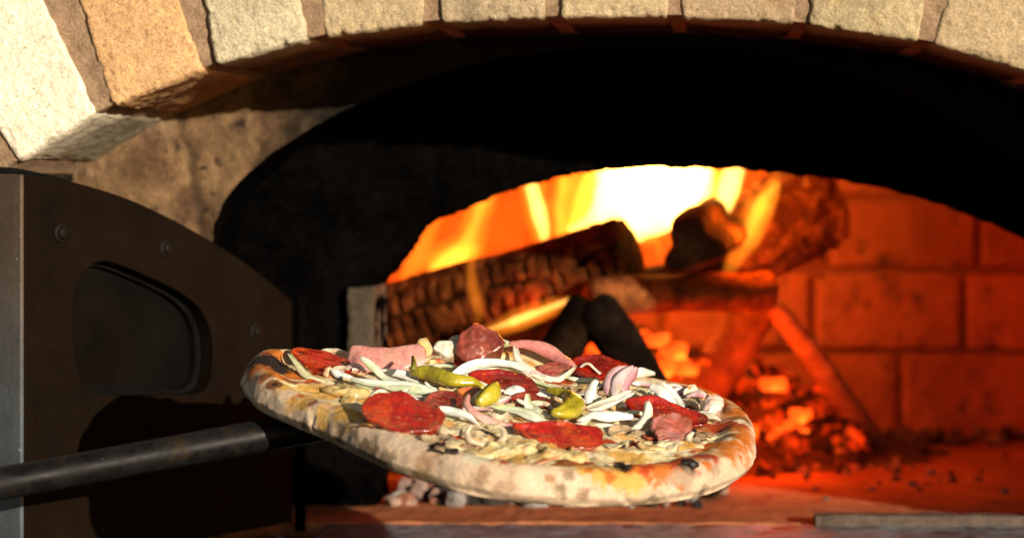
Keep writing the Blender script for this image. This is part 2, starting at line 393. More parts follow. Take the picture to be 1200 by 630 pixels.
P = np.concatenate([np.array(back)[:-1], fr]); V = P.reshape(-1, 3)
V[:, 1] += fbm(V, .03, 3, 61) * .003 * (np.repeat(np.arange(P.shape[0]), P.shape[1]) > 7)
mk('mouth_arch', V, gridfaces(P.shape[0], P.shape[1]), M['soot'], oven)
bkw = loft(CM, OM, Y_MOUTH + .08, 12, 1.5); mk('inner_face', bkw.reshape(-1, 3), gridfaces(12, len(CM), flip=True), M['joint'], oven)
# ---- jamb brick by the mouth (left)
def block(p0, p1, r, n, seed, amp=.001):
    c = (np.array(p0) + np.array(p1)) / 2; P, D, Fc = rbox(np.abs(np.array(p1) - np.array(p0)) / 2, r, n)
    P = P + D * (fbm(P + seed, .012, 3, seed) * amp * 2)[:, None]; return P + c, Fc
a, b = W(409, 336, Y_MOUTH), W(439.5, 470, Y_MOUTH)
V, Fc = block((a[0], Y_MOUTH - .012, b[2]), (b[0], Y_MOUTH + .07, a[2]), .003, (14, 20, 60), 4)
mk('jamb_brick', V, Fc, M['jamb'], oven)
# ---- firing chamber: wall path from right front round the back to left front
XL, XR, RC = -.385, .42, .17
path = []
path += [(XR, y) for y in np.linspace(Y_MOUTH + .075, Y_BACK - RC, 20, endpoint=False)]
path += [(XR - RC + RC * math.cos(a), Y_BACK - RC + RC * math.sin(a)) for a in np.linspace(0, math.pi / 2, 30, endpoint=False)]
path += [(x, Y_BACK) for x in np.linspace(XR - RC, XL + RC, 40, endpoint=False)]
path += [(XL + RC - RC * math.sin(a), Y_BACK - RC + RC * math.cos(a)) for a in np.linspace(0, math.pi / 2, 30, endpoint=False)]
path += [(XL, y) for y in np.linspace(Y_BACK - RC, Y_MOUTH + .075, 20)]
path = np.array(path); ps = np.r_[0, np.cumsum(np.linalg.norm(np.diff(path, axis=0), axis=1))]
def onpath(s, z, depth):                   # depth >0 away from the room
    x = np.interp(s, ps, path[:, 0]); y = np.interp(s, ps, path[:, 1])
    dx = (np.interp(s + .002, ps, path[:, 0]) - np.interp(s - .002, ps, path[:, 0])); dy = (np.interp(s + .002, ps, path[:, 1]) - np.interp(s - .002, ps, path[:, 1]))
    L = np.hypot(dx, dy) + 1e-9; return np.stack([x + dy / L * depth, y - dx / L * depth, z], -1)
s_of_x = lambda x: np.interp(0, [0], [0]) + (XR - x) + (ps[50] - RC)   # along the straight back wall
s_of_x = lambda x: ps[50] + (XR - RC - x)
zj = [-.29, -.190, -.1045, -.0275, .055]
offs = [s_of_x(W(1055, 0, Y_BACK)[0]), s_of_x(W(1130, 0, Y_BACK)[0]), s_of_x(W(1147, 0, Y_BACK)[0]), s_of_x(W(1050, 0, Y_BACK)[0])]
acc = Acc(); random.seed(11); BL = .158
for r in range(4):
    s = offs[r] % BL - BL
    while s < ps[-1]:
        s0, s1 = max(s, .002) + .003, min(s + BL, ps[-1] - .002) - .003
        if s1 - s0 > .02:
            z0, z1 = zj[r] + .003, zj[r + 1] - .003
            half = np.array([s1 - s0, .05, z1 - z0]) / 2; P, D, Fc = rbox(half, .0045, (30, 8, 18))
            P = P + D * (fbm(P + s, .012, 3, 5 + r) * .0028)[:, None]
            tlt = random.uniform(-.0015, .0015)
            V = onpath((s0 + s1) / 2 + P[:, 0], (z0 + z1) / 2 + P[:, 2], P[:, 1] + .025 + tlt - .001)
            k = random.uniform(.85, 1.12)
            acc.add(V, Fc, np.array([.42, .125, .055]) * k)
        s += BL
weld(acc.build('chamber_brickwork', M['firebrick'], oven), 2e-5)
ns = 160; S_ = np.linspace(0, ps[-1], ns); rows = [onpath(S_, np.full(ns, z), .005) for z in (-.29, -.1, .05)]
cx_, cy_ = (XL + XR) / 2, (Y_MOUTH + .08 + Y_BACK) / 2
for a in np.linspace(0, math.pi / 2, 12)[1:]:
    r0 = rows[2]; q = r0.copy(); k = math.cos(a)
    q[:, 0] = cx_ + (r0[:, 0] - cx_) * k; q[:, 1] = cy_ + (r0[:, 1] - cy_) * k; q[:, 2] = .05 + .12 * math.sin(a); rows.append(q)
# dome front closes down onto the mouth wall
rows = np.array(rows)
mk('chamber_dome', rows.reshape(-1, 3), gridfaces(len(rows), ns, wrap=False), M['joint'], oven)
V = [onpath(np.array([0.]), np.array([.05]), .005)[0]]
f0, f1 = rows[2][0], rows[2][-1]
cap = []
arc = [r[0] for r in rows[2:]] + [r[-1] for r in rows[2:][::-1]]
cap = np.array([p + np.array([0, 0, 0]) for p in arc]); capb = np.array([[x, Y_MOUTH + .078, .05] for x in np.linspace(f0[0], f1[0], len(arc))])
mk('dome_closure', np.concatenate([cap, capb]), gridfaces(2, len(arc)), M['joint'], oven)
# roof block above everything (keeps daylight out of the dome)
V, Fc = block((-.62, Y_THROAT + .05, .30), (.62, 2.78, .33), .01, (4, 4, 4), 2, 0); mk('dome_cover', V, Fc, M['mortar'], oven)

# ---- hearth floor
nx, ny = 240, 160
gx, gy = np.meshgrid(np.linspace(-.50, .52, nx), np.linspace(Y_THROAT - .002, 2.68, ny), indexing='ij')
V = np.stack([gx, gy, np.full_like(gx, Z_FL)], -1).reshape(-1, 3)
V[:, 2] += fbm(V, .05, 3, 71) * .0022 + fbm(V, .01, 2, 72) * .0006
tile = np.minimum(np.abs(((V[:, 0] + .05) % .24) - .12), np.abs(((V[:, 1]) % .24) - .12)) ; V[:, 2] -= np.exp(-(tile / .0015) ** 2) * .0015
front = V.reshape(nx, ny, 3)[:, 0].copy(); low = front.copy(); low[:, 2] -= .012
o = mk('hearth_floor', np.concatenate([V, front, low]), gridfaces(nx, ny).tolist() + (gridfaces(2, nx, flip=True) + nx * ny).tolist(), M['floor'], oven)
# ---- steel ledge in front of the floor and pale lintel strip on the right
V, Fc = block((W(385, 0, 1.95)[0], 1.845, -.36), (.56, Y_THROAT - .0025, Z_FL - .0008), .002, (200, 30, 20), 5, .0007); mk('hearth_ledge', V, Fc, M['ledge'], oven)
V, Fc = block((-.60, 1.80, -.40), (W(385, 0, 1.95)[0] - .002, Y_THROAT - .003, Z_FL - .012), .003, (60, 30, 20), 6, .002); mk('ash_ledge', V, Fc, M['soot'], oven)
V, Fc = block((W(955, 0, 1.95)[0], Y_THROAT - .016, Z_FL - .005), (.55, Y_THROAT + .004, Z_FL + .0075), .0015, (120, 8, 10), 8, .0008)
mk('floor_edging', V, Fc, mat('pale_stone_edging', (.10, .072, .055), .9, .2, var=[(60, .3), (300, .3)], bump=[(300, .5, .001)]), oven)

# ------------------------------------------------------------------ steel door leaf, swung open on the left
XE, YE = W(28, 0, 1.70)[0], 1.70; XH, YH = W(343, 0, 1.94)[0], 1.94
dd = nrm([XH - XE, YH - YE, 0]); dn_ = nrm([dd[1], -dd[0], 0]); P0 = np.array([XE, YE, 0.])
door = thing('oven_door', (XE, YE, -.287), 'dark brown steel door leaf with curved top and sooty window, left of the mouth', 'door')
LW = np.linalg.norm([XH - XE, YH - YE])
def leaf(px, py):
    h = hitplane(px, py, P0, dn_); return (np.dot(h - P0, dd), h[2])
topc = [leaf(*p) for p in [(28, 206), (60, 208), (100, 217), (150, 233), (200, 256), (250, 284), (300, 317), (342.5, 353)]]
topc = catmull(topc, 50); ZB = -.272
outer = [(topc[0][0], ZB)] + [tuple(p) for p in topc] + [(topc[-1][0], ZB)]
win = catmull([leaf(*p) for p in [(86, 350), (98, 320), (122, 306), (165, 320), (212, 343), (238, 366), (249, 398), (248, 440), (236, 459), (200, 462), (120, 462), (97, 446), (87, 410)]], 70, closed=True)
mp = lambda off: (lambda p: P0 + dd * p[0] + np.array([0, 0, p[1]]) - dn_ * off)
V, Fc = extr(outer, mp(0), -dn_ * .012, [win[::-1]]); bevel(fixn(mk('panel', V, Fc, M['doorsteel'], door, smooth=False)), .0015, 3)
cw = win.mean(0); win2 = cw + (win - cw) * .93
V, Fc = extr(cw + (win - cw) * 1.03, mp(.0125), -dn_ * .006, [win2[::-1]]); pf = bevel(fixn(mk('window_frame', V, Fc, M['doorrim'], door, smooth=False)), .001)
V, Fc = extr(cw + (win - cw) * .98, mp(.0185), -dn_ * .004); mk('window_glass', V, Fc, M['glass'], door, smooth=False)
# core and outer plate (gives the leaf its thickness)
V, Fc = extr([(a + (.001 if i else 0), b - .001) for i, (a, b) in enumerate(outer)], mp(.0225), -dn_ * .010); fixn(mk('back_plate', V, Fc, M['doorrim'], door, smooth=False))
rimo = [(outer[0][0] - .0, ZB)] + [(p[0] + .002, p[1] + .0065) for p in topc] + [(outer[-1][0] + .004, ZB)]
V, Fc = extr(rimo, mp(.033), -dn_ * .007); bevel(fixn(mk('rim', V, Fc, M['doorrim'], door, smooth=False)), .002, 3)
# free edge plate facing the viewer
za = topc[0][1] + .001; e0 = P0 - dd * .0019
P, D, Fc = rbox(np.array([.0225, .0018, (za - ZB) / 2]), .0008, (8, 4, 90))
V = e0 + np.outer(P[:, 0] + .0222, -dn_) + np.outer(P[:, 1], dd) + np.c_[P[:, 0] * 0, P[:, 0] * 0, P[:, 2] + (za + ZB) / 2]
hz = sst(-.20, -.02, V[:, 2])[:, None]
c = np.array([.085, .10, .11]) * (1 - hz) + np.array([.10, .07, .048]) * hz  # brown to blue-grey fade: sky light on the edge painted into the colour
mk('edge_strip', V, Fc, M['dooredge'], door, c, smooth=False)
for bx, by in [(71, 273), (194, 291), (299, 388)]:
    s, z = leaf(bx, by); c0 = P0 + dd * s + np.array([0, 0, z])
    a = np.linspace(0, 2 * math.pi, 24, endpoint=False); acc = Acc()
    for r0, r1, h0, h1, hc in ((.0068, .0062, .0, .0016, 0), (.0042, .0034, .0, .0042, 1)):
        rr = [(r0, h0), (r0, h1 * .6), (r1, h1), (.0001, h1)]
        P = np.array([[c0 + (dd * math.cos(t) + np.array([0, 0, math.sin(t)])) * r + dn_ * h for t in a] for r, h in rr])
        acc.add(P.reshape(-1, 3), gridfaces(4, 24, wrap=True, flip=True))
    acc.build('bolt', M['bolt'], door)
# hinge rod, blackened to stand in for the dark gap beside the leaf
pz = W(351, 0, 1.945); V, Fc = tube(np.linspace((pz[0], 1.95, -.28), (pz[0], 1.95, W(0, 345, 1.95)[2]), 10), [.0042] * 10, 16); mk('hinge_rod', V, Fc, M['soot'], door)

# ------------------------------------------------------------------ PIZZA
RO, TI = math.radians(8.0), math.radians(8.3)
e1 = np.array([math.cos(RO), 0, -math.sin(RO)]); iu = np.array([math.sin(RO), 0, math.cos(RO)])
e2 = math.cos(TI) * np.array([0, 1., 0]) + math.sin(TI) * iu; en = np.cross(e1, e2)
PC = W(583, 508, 1.58)
def loc(px, py, h):
    q = hitplane(px, py, PC + en * h, en) - PC; return np.array([np.dot(q, e1), np.dot(q, e2)])
def wld(u, v, h): return PC + np.multiply.outer(u, e1) + np.multiply.outer(v, e2) + np.multiply.outer(h, en)
OUT = [(280, 452), (286, 466), (300, 479), (340, 498), (380, 515), (440, 544), (500, 564), (560, 581), (640, 590), (720, 593), (800, 586), (850, 573), (878, 553), (886, 532), (880, 512), (862, 498), (830, 484),
       (790, 475), (740, 463), (680, 451), (620, 440), (550, 436), (490, 437), (400, 440), (330, 438), (295, 440)]
ol = catmull([loc(x, y, 0.0015) for x, y in OUT], 400, closed=True)
th_ = np.arctan2(ol[:, 1], ol[:, 0]); rr_ = np.hypot(ol[:, 0], ol[:, 1]); o_ = np.argsort(th_)
TH = np.r_[th_[o_][-1] - 2 * math.pi, th_[o_], th_[o_][0] + 2 * math.pi]; RR = np.r_[rr_[o_][-1], rr_[o_], rr_[o_][0]]
def Rof(t): return np.interp(np.arctan2(np.sin(t), np.cos(t)), TH, RR)
def hcr(t):                                # crust height round the rim
    P = np.stack([np.cos(t) * .16, np.sin(t) * .16, 0 * t], -1)
    h = .0203 + .0018 * fbm(P, .05, 2, 3) + .0010 * fbm(P, .015, 2, 5)
    return h
def surf(u, v):                            # height of the topped surface
    u, v = np.asarray(u, float), np.asarray(v, float); t = np.arctan2(v, u); r = np.hypot(u, v); R = Rof(t); d = R - r
    P = np.stack([u, v, 0 * u], -1); a = .0135
    crust = hcr(t) * np.power(np.clip(1 - np.clip((a - d) / a, 0, 1) ** 2.4, 0, 1), .5)
    inn = .0150 + .0035 * np.exp(-(r / .09) ** 2) + fbm(P, .026, 3, 11) * .0034 + fbm(P, .010, 3, 12) * .0016 + np.abs(fbm(P, .005, 2, 13)) * .0006
    w = sst(a * 1.1, a * 2.1, d + .003 * vn(P, .02, 9)); return crust * (1 - w) + inn * w, d, t
pizza = thing('pizza', PC - en * .0, 'baked pizza with floured crust, red salami, onion strips and green peppers on the peel', 'pizza')
NT, NI, NO = 1150, 120, 44
tz = np.linspace(-math.pi, math.pi, NT, endpoint=False)
a_ = .0135
rad_rows = []
for k in range(NI): rad_rows.append(('i', (k + .3) / NI))
VV = []; DD = []
R = Rof(tz)
for k in range(NI):
    f = (k + .4) / NI; r = (R - a_) * f; u, v = r * np.cos(tz), r * np.sin(tz); h, d, t = surf(u, v); VV.append(wld(u, v, h)); DD.append(d)
for k in range(NO + 1):                    # over the rim, down to the bottom edge
    an = k / NO * math.pi * .5; an2 = an
    x = np.sin(an2); hh = np.power(1 - x ** 2.4, .5) if k < NO else 0
    H = hcr(tz); P = np.stack([np.cos(tz) * (R - a_ + a_ * x), np.sin(tz) * (R - a_ + a_ * x), H * hh], -1)
    lump = fbm(P, .030, 2, 31) * .0022 + fbm(P, .015, 3, 32) * .0012 - np.exp(-(fbm(P, .045, 3, 37) / .035) ** 2) * .0016
    bulge = .0018 * math.sin(math.pi * min(1, k / NO * 1.0))
    r = R - a_ + a_ * x + lump * math.sin(an) * (hh > .05); h = H * hh
    # underside tucks in a little near the base
    r = r - .0030 * (1 - min(1, (1 if k == NO else hh) * 3.0)) * 0 - .004 * np.clip(1 - h / .006, 0, 1)
    u, v = r * np.cos(tz), r * np.sin(tz); VV.append(wld(u, v, h)); DD.append(R - r)
for f in (.9, .5, .02): r = (R - .006) * f; VV.append(wld(r * np.cos(tz), r * np.sin(tz), 0 * tz)); DD.append(0 * r - 1)
G = np.array(VV); NR = G.shape[0]; V = G.reshape(-1, 3); D = np.array(DD).reshape(-1)
Lc = V - PC; lu, lv, lh = Lc @ e1, Lc @ e2, Lc @ en; LP = np.c_[lu, lv, lh]
LT = np.arctan2(lv, lu)
# --- colour of dough, sauce and cheese
dough = np.array([.62, .455, .31]); C = np.tile(dough, (len(V), 1))
C *= (1 + .10 * fbm(LP, .03, 3, 51))[:, None]
def mixc(C, col, w): w = np.clip(w, 0, 1)[:, None]; return C * (1 - w) + np.array(col) * w
C = mixc(C, (.46, .26, .155), sst(.05, .6, fbm(LP, .020, 4, 52)) * .5)            # toasted blush
C = mixc(C, (.63, .49, .355), sst(-.1, .5, fbm(LP, .018, 4, 53)) * .5)            # flour
C = mixc(C, (.38, .21, .10), sst(.50, .62, fbm(LP, .007, 2, 54)) * .4)          # little blisters
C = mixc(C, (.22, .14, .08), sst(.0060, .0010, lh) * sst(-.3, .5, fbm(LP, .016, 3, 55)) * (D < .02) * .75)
inner = sst(.0095, .0150, D + .0045 * fbm(LP, .012, 3, 56) + .002 * fbm(LP, .004, 2, 57))
oil = sst(.0065, .011, D + .006 * fbm(LP, .018, 3, 58)) * sst(.0, .3, fbm(LP, .03, 2, 59) + .3 * sst(.04, .1, lu) + .3 * sst(-.11, -.14, lu) - .15)
C = mixc(C, (.55, .21, .03), oil * .75)
ch = np.tile([.74, .60, .32], (len(V), 1)); ch *= (1 + .15 * fbm(LP, .01, 3, 60))[:, None]
ch = mixc(ch, (.82, .73, .50), sst(-.1, .5, fbm(LP, .012, 3, 61)) * .8)
ch = mixc(ch, (.62, .25, .03), sst(.05, .45, fbm(LP, .013, 3, 62)) * .8)
ch = mixc(ch, (.42, .05, .009), sst(.22, .40, fbm(LP, .016, 3, 63)))
ch = mixc(ch, (.18, .09, .04), sst(.36, .52, fbm(LP, .010, 3, 64)) * .6)
C = C * (1 - inner[:, None]) + ch * inner[:, None]
# --- particular spots, found on the surface under a photo pixel
SPX = CX + V[:, 0] / V[:, 1] * F; SPY = CY - V[:, 2] / V[:, 1] * F
top_mask = np.arange(len(V)) < (NR - 4) * NT
def spot(px, py):
    d = (SPX - px) ** 2 + (SPY - py) ** 2 + 1e9 * (~top_mask) + V[:, 1] * 700
    return LP[int(np.argmin(d))]
def blob(C, px, py, r, col, st=1.0, soft=0):
    p = spot(px, py); q = LP - p; k = int(px) % 50
    m = np.linalg.norm(q, axis=1) < r * 2.6
    q = q[m]; X = LP[m]
    q = q + np.stack([fbm(X, r * .9, 3, k), fbm(X, r * .9, 3, k + 1), fbm(X, r * .9, 3, k + 2)], 1) * r * (.9 if soft else .45)
    d = np.linalg.norm(q, axis=1) / r + fbm(X, .003, 2, k + 5) * .25
    C = C.copy(); C[m] = mixc(C[m], col, sst(1.15 + soft * .3, .7 - soft * .5, d) * st); return C
OR, YE_, RD, BLK, BRN, WH = (.50, .13, .010), (.62, .34, .07), (.36, .035, .006), (.02, .016, .015), (.20, .075, .02), (.64, .52, .38)
for b in [(298, 430, .013, OR), (312, 420, .014, OR), (328, 412, .010, OR), (345, 440, .016, OR), (318, 436, .011, OR), (335, 452, .008, YE_), (368, 455, .013, YE_), (356, 470, .010, YE_), (395, 462, .018, YE_), (420, 478, .014, YE_), (377, 484, .006, (.70, .42, .12)), (378, 492, .0055, (.70, .42, .12)), (378, 500, .0045, (.70, .38, .10)), (365, 472, .004, BRN), (405, 460, .008, OR), (350, 462, .005, OR),
          (316, 425, .012, BLK), (328, 434, .008, BLK), (322, 449, .006, BRN), (310, 440, .006, BRN), (321, 448, .0040, BRN), (320, 449, .0022, BLK), (300, 421, .0026, BLK), (340, 446, .0045, BRN), (309, 412, .004, RD),
          (830, 460, .016, OR), (848, 466, .018, OR), (862, 482, .018, OR), (870, 502, .016, OR), (850, 500, .016, RD), (842, 520, .018, OR), (864, 488, .008, BRN), (845, 475, .007, RD), (858, 508, .007, BRN), (874, 515, .009, OR), (820, 530, .012, RD), (862, 520, .008, OR), (838, 488, .006, (.75, .50, .42)), (872, 524, .004, OR), (868, 535, .003, OR),
          (785, 538, .016, RD), (772, 548, .011, OR), (795, 552, .009, OR), (808, 545, .005, BRN), (790, 545, .004, RD), (755, 552, .007, OR), (742, 556, .011, YE_), (690, 545, .012, YE_), (708, 556, .009, YE_), (728, 562, .008, YE_), (690, 548, .005, OR), (715, 556, .005, OR), (755, 548, .008, RD), (735, 550, .004, OR), (660, 538, .010, BRN), (675, 537, .006, RD),
          (735, 535, .012, YE_), (600, 530, .020, YE_), (640, 533, .012, YE_), (560, 530, .012, (.66, .60, .42)), (735, 545, .006, OR), (830, 545, .006, OR)]:
    C = blob(C, b[0], b[1], b[2], b[3], .95, soft=.3)
C = blob(C, 316, 422, .015, BLK); C = blob(C, 330, 433, .007, BLK); C = blob(C, 322, 449, .005, BRN); C = blob(C, 322, 450, .0025, BLK)
for b in [(730, 546, .0042, BLK), (733, 549, .003, BLK), (808, 548, .0045, BLK), (800, 544, .003, BLK), (880, 470, .004, BLK), (655, 570, .0042, (.33, .22, .13)), (645, 560, .0028, (.55, .28, .12)), (684, 580, .004, (.45, .27, .17)), (667, 556, .003, (.50, .32, .2)),
          (400, 512, .0075, (.24, .17, .09)), (415, 505, .004, (.36, .25, .15)), (436, 532, .0065, (.25, .17, .08)), (450, 540, .006, (.25, .17, .09)), (425, 527, .005, (.28, .19, .10)), (356, 500, .004, (.30, .22, .12)), (320, 470, .006, (.5, .4, .3)), (565, 556, .005, (.62, .38, .24)), (590, 572, .006, (.62, .40, .25)),
          (500, 540, .006, (.64, .38, .22)), (765, 585, .009, (.35, .25, .15)), (820, 578, .006, (.18, .12, .07)), (842, 552, .006, (.62, .44, .3)), (495, 562, .008, (.42, .28, .14)), (800, 562, .008, (.60, .44, .30))]:
    C = blob(C, b[0], b[1], b[2] * 1.2, np.array(b[3]) * .62, .9, soft=.5)
Fc = gridfaces(NR, NT, wrap=True, flip=True).tolist()
Fc.append([j for j in range(NT)][::1]); Fc.append([(NR - 1) * NT + j for j in range(NT)][::-1])
mk('crust', V, Fc, M['crust'], pizza, C)

def surfh(u, v): return float(surf(u, v)[0])
def onp(px, py, off):                      # local point on the surface + off under a pixel
    h = .02
    for _ in range(5):
        q = loc(px, py, h + off); h = surfh(q[0], q[1])
    return np.array([q[0], q[1], h + off])
def L2W(P): return PC + P[..., 0:1] * e1 + P[..., 1:2] * e2 + P[..., 2:3] * en
def strip(name, pts, w, th, tilt, mt, cols, curl=.15, n=44, taper=.5, seed=0, wav=.0006, parent=None, off=None, streak=0):
    """ribbon whose centre line shows at the screen points; it leans back at ~tilt*.75 degrees"""
    pts = [(p[0], p[1]) for p in pts]; low = max(pts, key=lambda p: p[1]); be = math.radians(tilt * .62)
    p0w = L2W(onp(low[0], low[1], w * .30 if off is None else off)[None])[0]
    nb = math.cos(be) * en - math.sin(be) * e2
    Q = np.array([hitplane(x, y, p0w, nb) for x, y in pts])
    C_ = catmull(Q, n); C_ = C_ + vn(np.c_[np.linspace(0, 3, n), np.zeros(n), np.zeros(n)] + seed, 1, seed)[:, None] * nb * .0012
    T = np.gradient(C_, axis=0); T /= np.linalg.norm(T, axis=1, keepdims=True)
    B = np.cross(T, nb); B /= np.linalg.norm(B, axis=1, keepdims=True) + 1e-9; Nn = np.cross(B, T)
    s = np.linspace(0, 1, n); ti = np.radians(14 * np.sin(s * 4 + seed)); ct, st = np.cos(ti)[:, None], np.sin(ti)[:, None]
    Wd = B * ct + Nn * st; Td = Nn * ct - B * st
    prof = np.clip(np.sin(np.pi * (s * .94 + .03)), 0, 1) ** taper; prof = prof * (1 + .12 * np.sin(s * 9 + seed * 3))
    m = 16; a = np.linspace(0, 2 * math.pi, m, endpoint=False)
    ca = np.sign(np.cos(a)) * np.abs(np.cos(a)) ** .8; sa = np.sign(np.sin(a)) * np.abs(np.sin(a)) ** .8
    wv = (w / 2 * prof)[:, None] * ca[None]; tv = (th / 2 * (.35 + .65 * prof))[:, None] * sa[None] - curl * w * (ca[None] ** 2 - .5) * prof[:, None]
    P = C_[:, None] + Wd[:, None] * wv[..., None] + Td[:, None] * tv[..., None]
    P = P + (fbm(P + seed, .008, 2, seed) * wav)[..., None] * Td[:, None]
    V = P.reshape(-1, 3); Fc = gridfaces(n, m, wrap=True).tolist(); k = n * m
    V = np.concatenate([V, P[0].mean(0)[None], P[-1].mean(0)[None]])
    for j in range(m): Fc.append([j, (j + 1) % m, k]); Fc.append([(n - 1) * m + (j + 1) % m, (n - 1) * m + j, k + 1])
    c0, c1 = np.array(cols[0]), np.array(cols[1]); f = (.5 + .5 * ca)[None] * np.ones(n)[:, None]
    f = np.clip(f * .7 + .3 * s[:, None] + .3 * fbm(P, .01, 2, seed + 1), 0, 1)[..., None]
    C = c0 * (1 - f) + c1 * f
    if streak:
        g = np.stack([ca[None] * 2.6 + 0 * s[:, None] + seed, s[:, None] * 1.2 + 0 * ca[None], sa[None] * .3 + 0 * s[:, None]], -1)
        C = C * (1 + .20 * fbm(g, .8, 3, seed))[..., None] * (1 - .4 * sst(.7, 1, np.abs(ca)))[None, :, None]; e_ = np.maximum(sst(.9, 1, s), sst(.1, 0, s))[:, None, None] * sst(-.2, .5, fbm(P, .004, 2, seed))[..., None] * .7
        C = C * (1 - e_) + np.array([.34, .15, .05]) * e_
    C = C.reshape(-1, 3); C = np.concatenate([C, C[:1], C[-1:]])
    return mk(name, V, Fc, mt, parent or pizza, C)
def slab(name, poly, beta, mt, col, col2=None, lift=.0012, seed=0, dome=.0012, edge=.0012, wr=.0018, under=True, parent=None, label=None, rag=.13, fold=.0):
    """piece whose visible outline is poly (pixels); lies on a plane rising at beta degrees to the back"""
    poly = np.array(poly, float); cen = poly.mean(0); low = poly[np.argmax(poly[:, 1])]
    p0w = L2W(onp(cen[0], low[1], lift)[None])[0]; b = math.radians(beta)
    nn_ = math.cos(b) * en - math.sin(b) * e2; NS = 120
    ring_ = catmull(poly, NS, closed=True); c3 = np.c_[ring_, ring_[:, 0] * 0]
    ring_ = cen + (ring_ - cen) * (1 + rag * .7 * vn(c3, 13, seed)[:, None] + rag * .5 * vn(c3, 5, seed + 1)[:, None])
    K_ = 34; rows = []
    c_h = hitplane(cen[0], cen[1], p0w, nn_)
    ringw = np.array([hitplane(x, y, p0w, nn_) for x, y in ring_])
    for k in range(K_):
        f = ((k + .3) / (K_ - 1 + .3)); P = c_h + (ringw - c_h) * f
        fd = 1 - np.abs(fbm(P, .016, 2, seed + 8)) * 2.4
        h = dome * (1 - f ** 3) + fbm(P + seed, .012, 3, seed + 2) * wr * 1.6 + fd * fold + edge * sst(.7, .97, f) * (.6 + 1.6 * vn(P, .015, seed + 4))
        rows.append(P + nn_ * h[:, None])
    top = np.array(rows); rowsb = []; thick = .0012
    rowsb.append(top[-1] - nn_ * thick * .5 + nrm_rows(top[-1] - top[-1].mean(0)) * .0004); rowsb.append(top[-1] - nn_ * thick)
    Lr = top[-1] - PC; lu, lv, lh = Lr @ e1, Lr @ e2, Lr @ en
    hs = surf(lu * .97, lv * .97)[0] - .001
    tgt = PC + np.outer(lu, e1) + np.outer(lv, e2) + np.outer(np.minimum(hs, lh - thick), en); cxy = tgt.mean(0); rowsb.append(cxy + (tgt - cxy) * .88)
    G_ = np.concatenate([top, np.array(rowsb)]); n1 = G_.shape[0]; V = G_.reshape(-1, 3)
    Fc = gridfaces(n1, NS, wrap=True, flip=True).tolist(); V = np.concatenate([V, G_[0].mean(0)[None], G_[-1].mean(0)[None]]); k = n1 * NS
    for j in range(NS): Fc.append([(j + 1) % NS, j, k]); Fc.append([(n1 - 1) * NS + j, (n1 - 1) * NS + (j + 1) % NS, k + 1])
    c0 = np.array(col); c1 = np.array(col2 if col2 is not None else col)
    f = sst(-.25, .4, fbm(V, .012, 3, seed + 6))[:, None]; C = c0 * (1 - f) + c1 * f
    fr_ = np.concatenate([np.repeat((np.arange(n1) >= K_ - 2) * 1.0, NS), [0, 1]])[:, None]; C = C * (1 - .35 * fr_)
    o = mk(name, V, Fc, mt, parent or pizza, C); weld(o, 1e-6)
    if label: o['label'] = label
    return o
def nrm_rows(A): return A / (np.linalg.norm(A, axis=1, keepdims=True) + 1e-9)
RED, RED2, DRED = (.36, .014, .004), (.46, .045, .006), (.20, .012, .008)
# base layer: scattered shreds of mushroom and strings of cheese
rg = np.random.default_rng(3)
zones = [((515, 415), 26, 7, 9), ((685, 456), 38, 7, 12), ((530, 508), 34, 10, 13), ((735, 507), 30, 7, 9), ((822, 468), 20, 8, 7), ((530, 528), 24, 5, 7), ((800, 515), 26, 6, 7), ((645, 470), 30, 6, 6), ((455, 444), 30, 5, 4)]
mc = [(.34, .20, .10), (.62, .49, .29), (.22, .13, .07), (.74, .63, .42), (.50, .35, .19)]
for (cx0, cy0), rx, ry, cnt in zones:
    for q in range(int(cnt * .62)):
        x, y = cx0 + rg.uniform(-1, 1) * rx, cy0 + rg.uniform(-1, 1) * ry; L_ = rg.uniform(7, 15); a = rg.uniform(-.5, .5); b = rg.uniform(-4, 4)
        pts = [(x - L_ * math.cos(a), y - L_ * math.sin(a) * .5 + b * .5), (x, y - b * .5), (x + L_ * math.cos(a), y + L_ * math.sin(a) * .5 + b * .4)]
        k1, k2 = mc[rg.integers(0, 5)], mc[rg.integers(0, 5)]
        strip('mushroom_slice', pts, rg.uniform(.006, .011), .0009, rg.uniform(0, 24), M['mush'], (k1, k2), curl=rg.uniform(-.25, .25), n=22, seed=int(x + y), wav=.0014, off=.0012)
for q in range(64):
    a = rg.uniform(0, 6.28); rr = math.sqrt(rg.uniform(0, 1)) * .76; x, y = 590 + 275 * rr * math.cos(a) , 484 + 62 * rr * math.sin(a) + 22 * rr * math.cos(a); L_ = rg.uniform(6, 13); b = rg.uniform(-4, 4); an = rg.uniform(-.7, .7)
    pts = [(x - L_ * math.cos(an), y - L_ * math.sin(an) * .5 + b), (x, y - b * .5), (x + L_ * math.cos(an), y + L_ * math.sin(an) * .5)]
    if q % 7 == 0: strip('salami_scrap', pts, rg.uniform(.004, .007), .0009, rg.uniform(5, 30), M['salami'], ((.30, .02, .008), (.42, .06, .01)), curl=rg.uniform(-.3, .3), n=20, seed=q, wav=.0015, off=.0015)
    else: strip('cheese_string', pts, rg.uniform(.006, .011), .0007, rg.uniform(0, 18), M['cheese'], [((.68, .54, .26), (.60, .28, .05)), ((.76, .66, .42), (.66, .50, .24)), ((.70, .58, .30), (.62, .36, .10))][q % 3], curl=rg.uniform(-.12, .12), n=20, seed=q, wav=.0016, off=.0006)
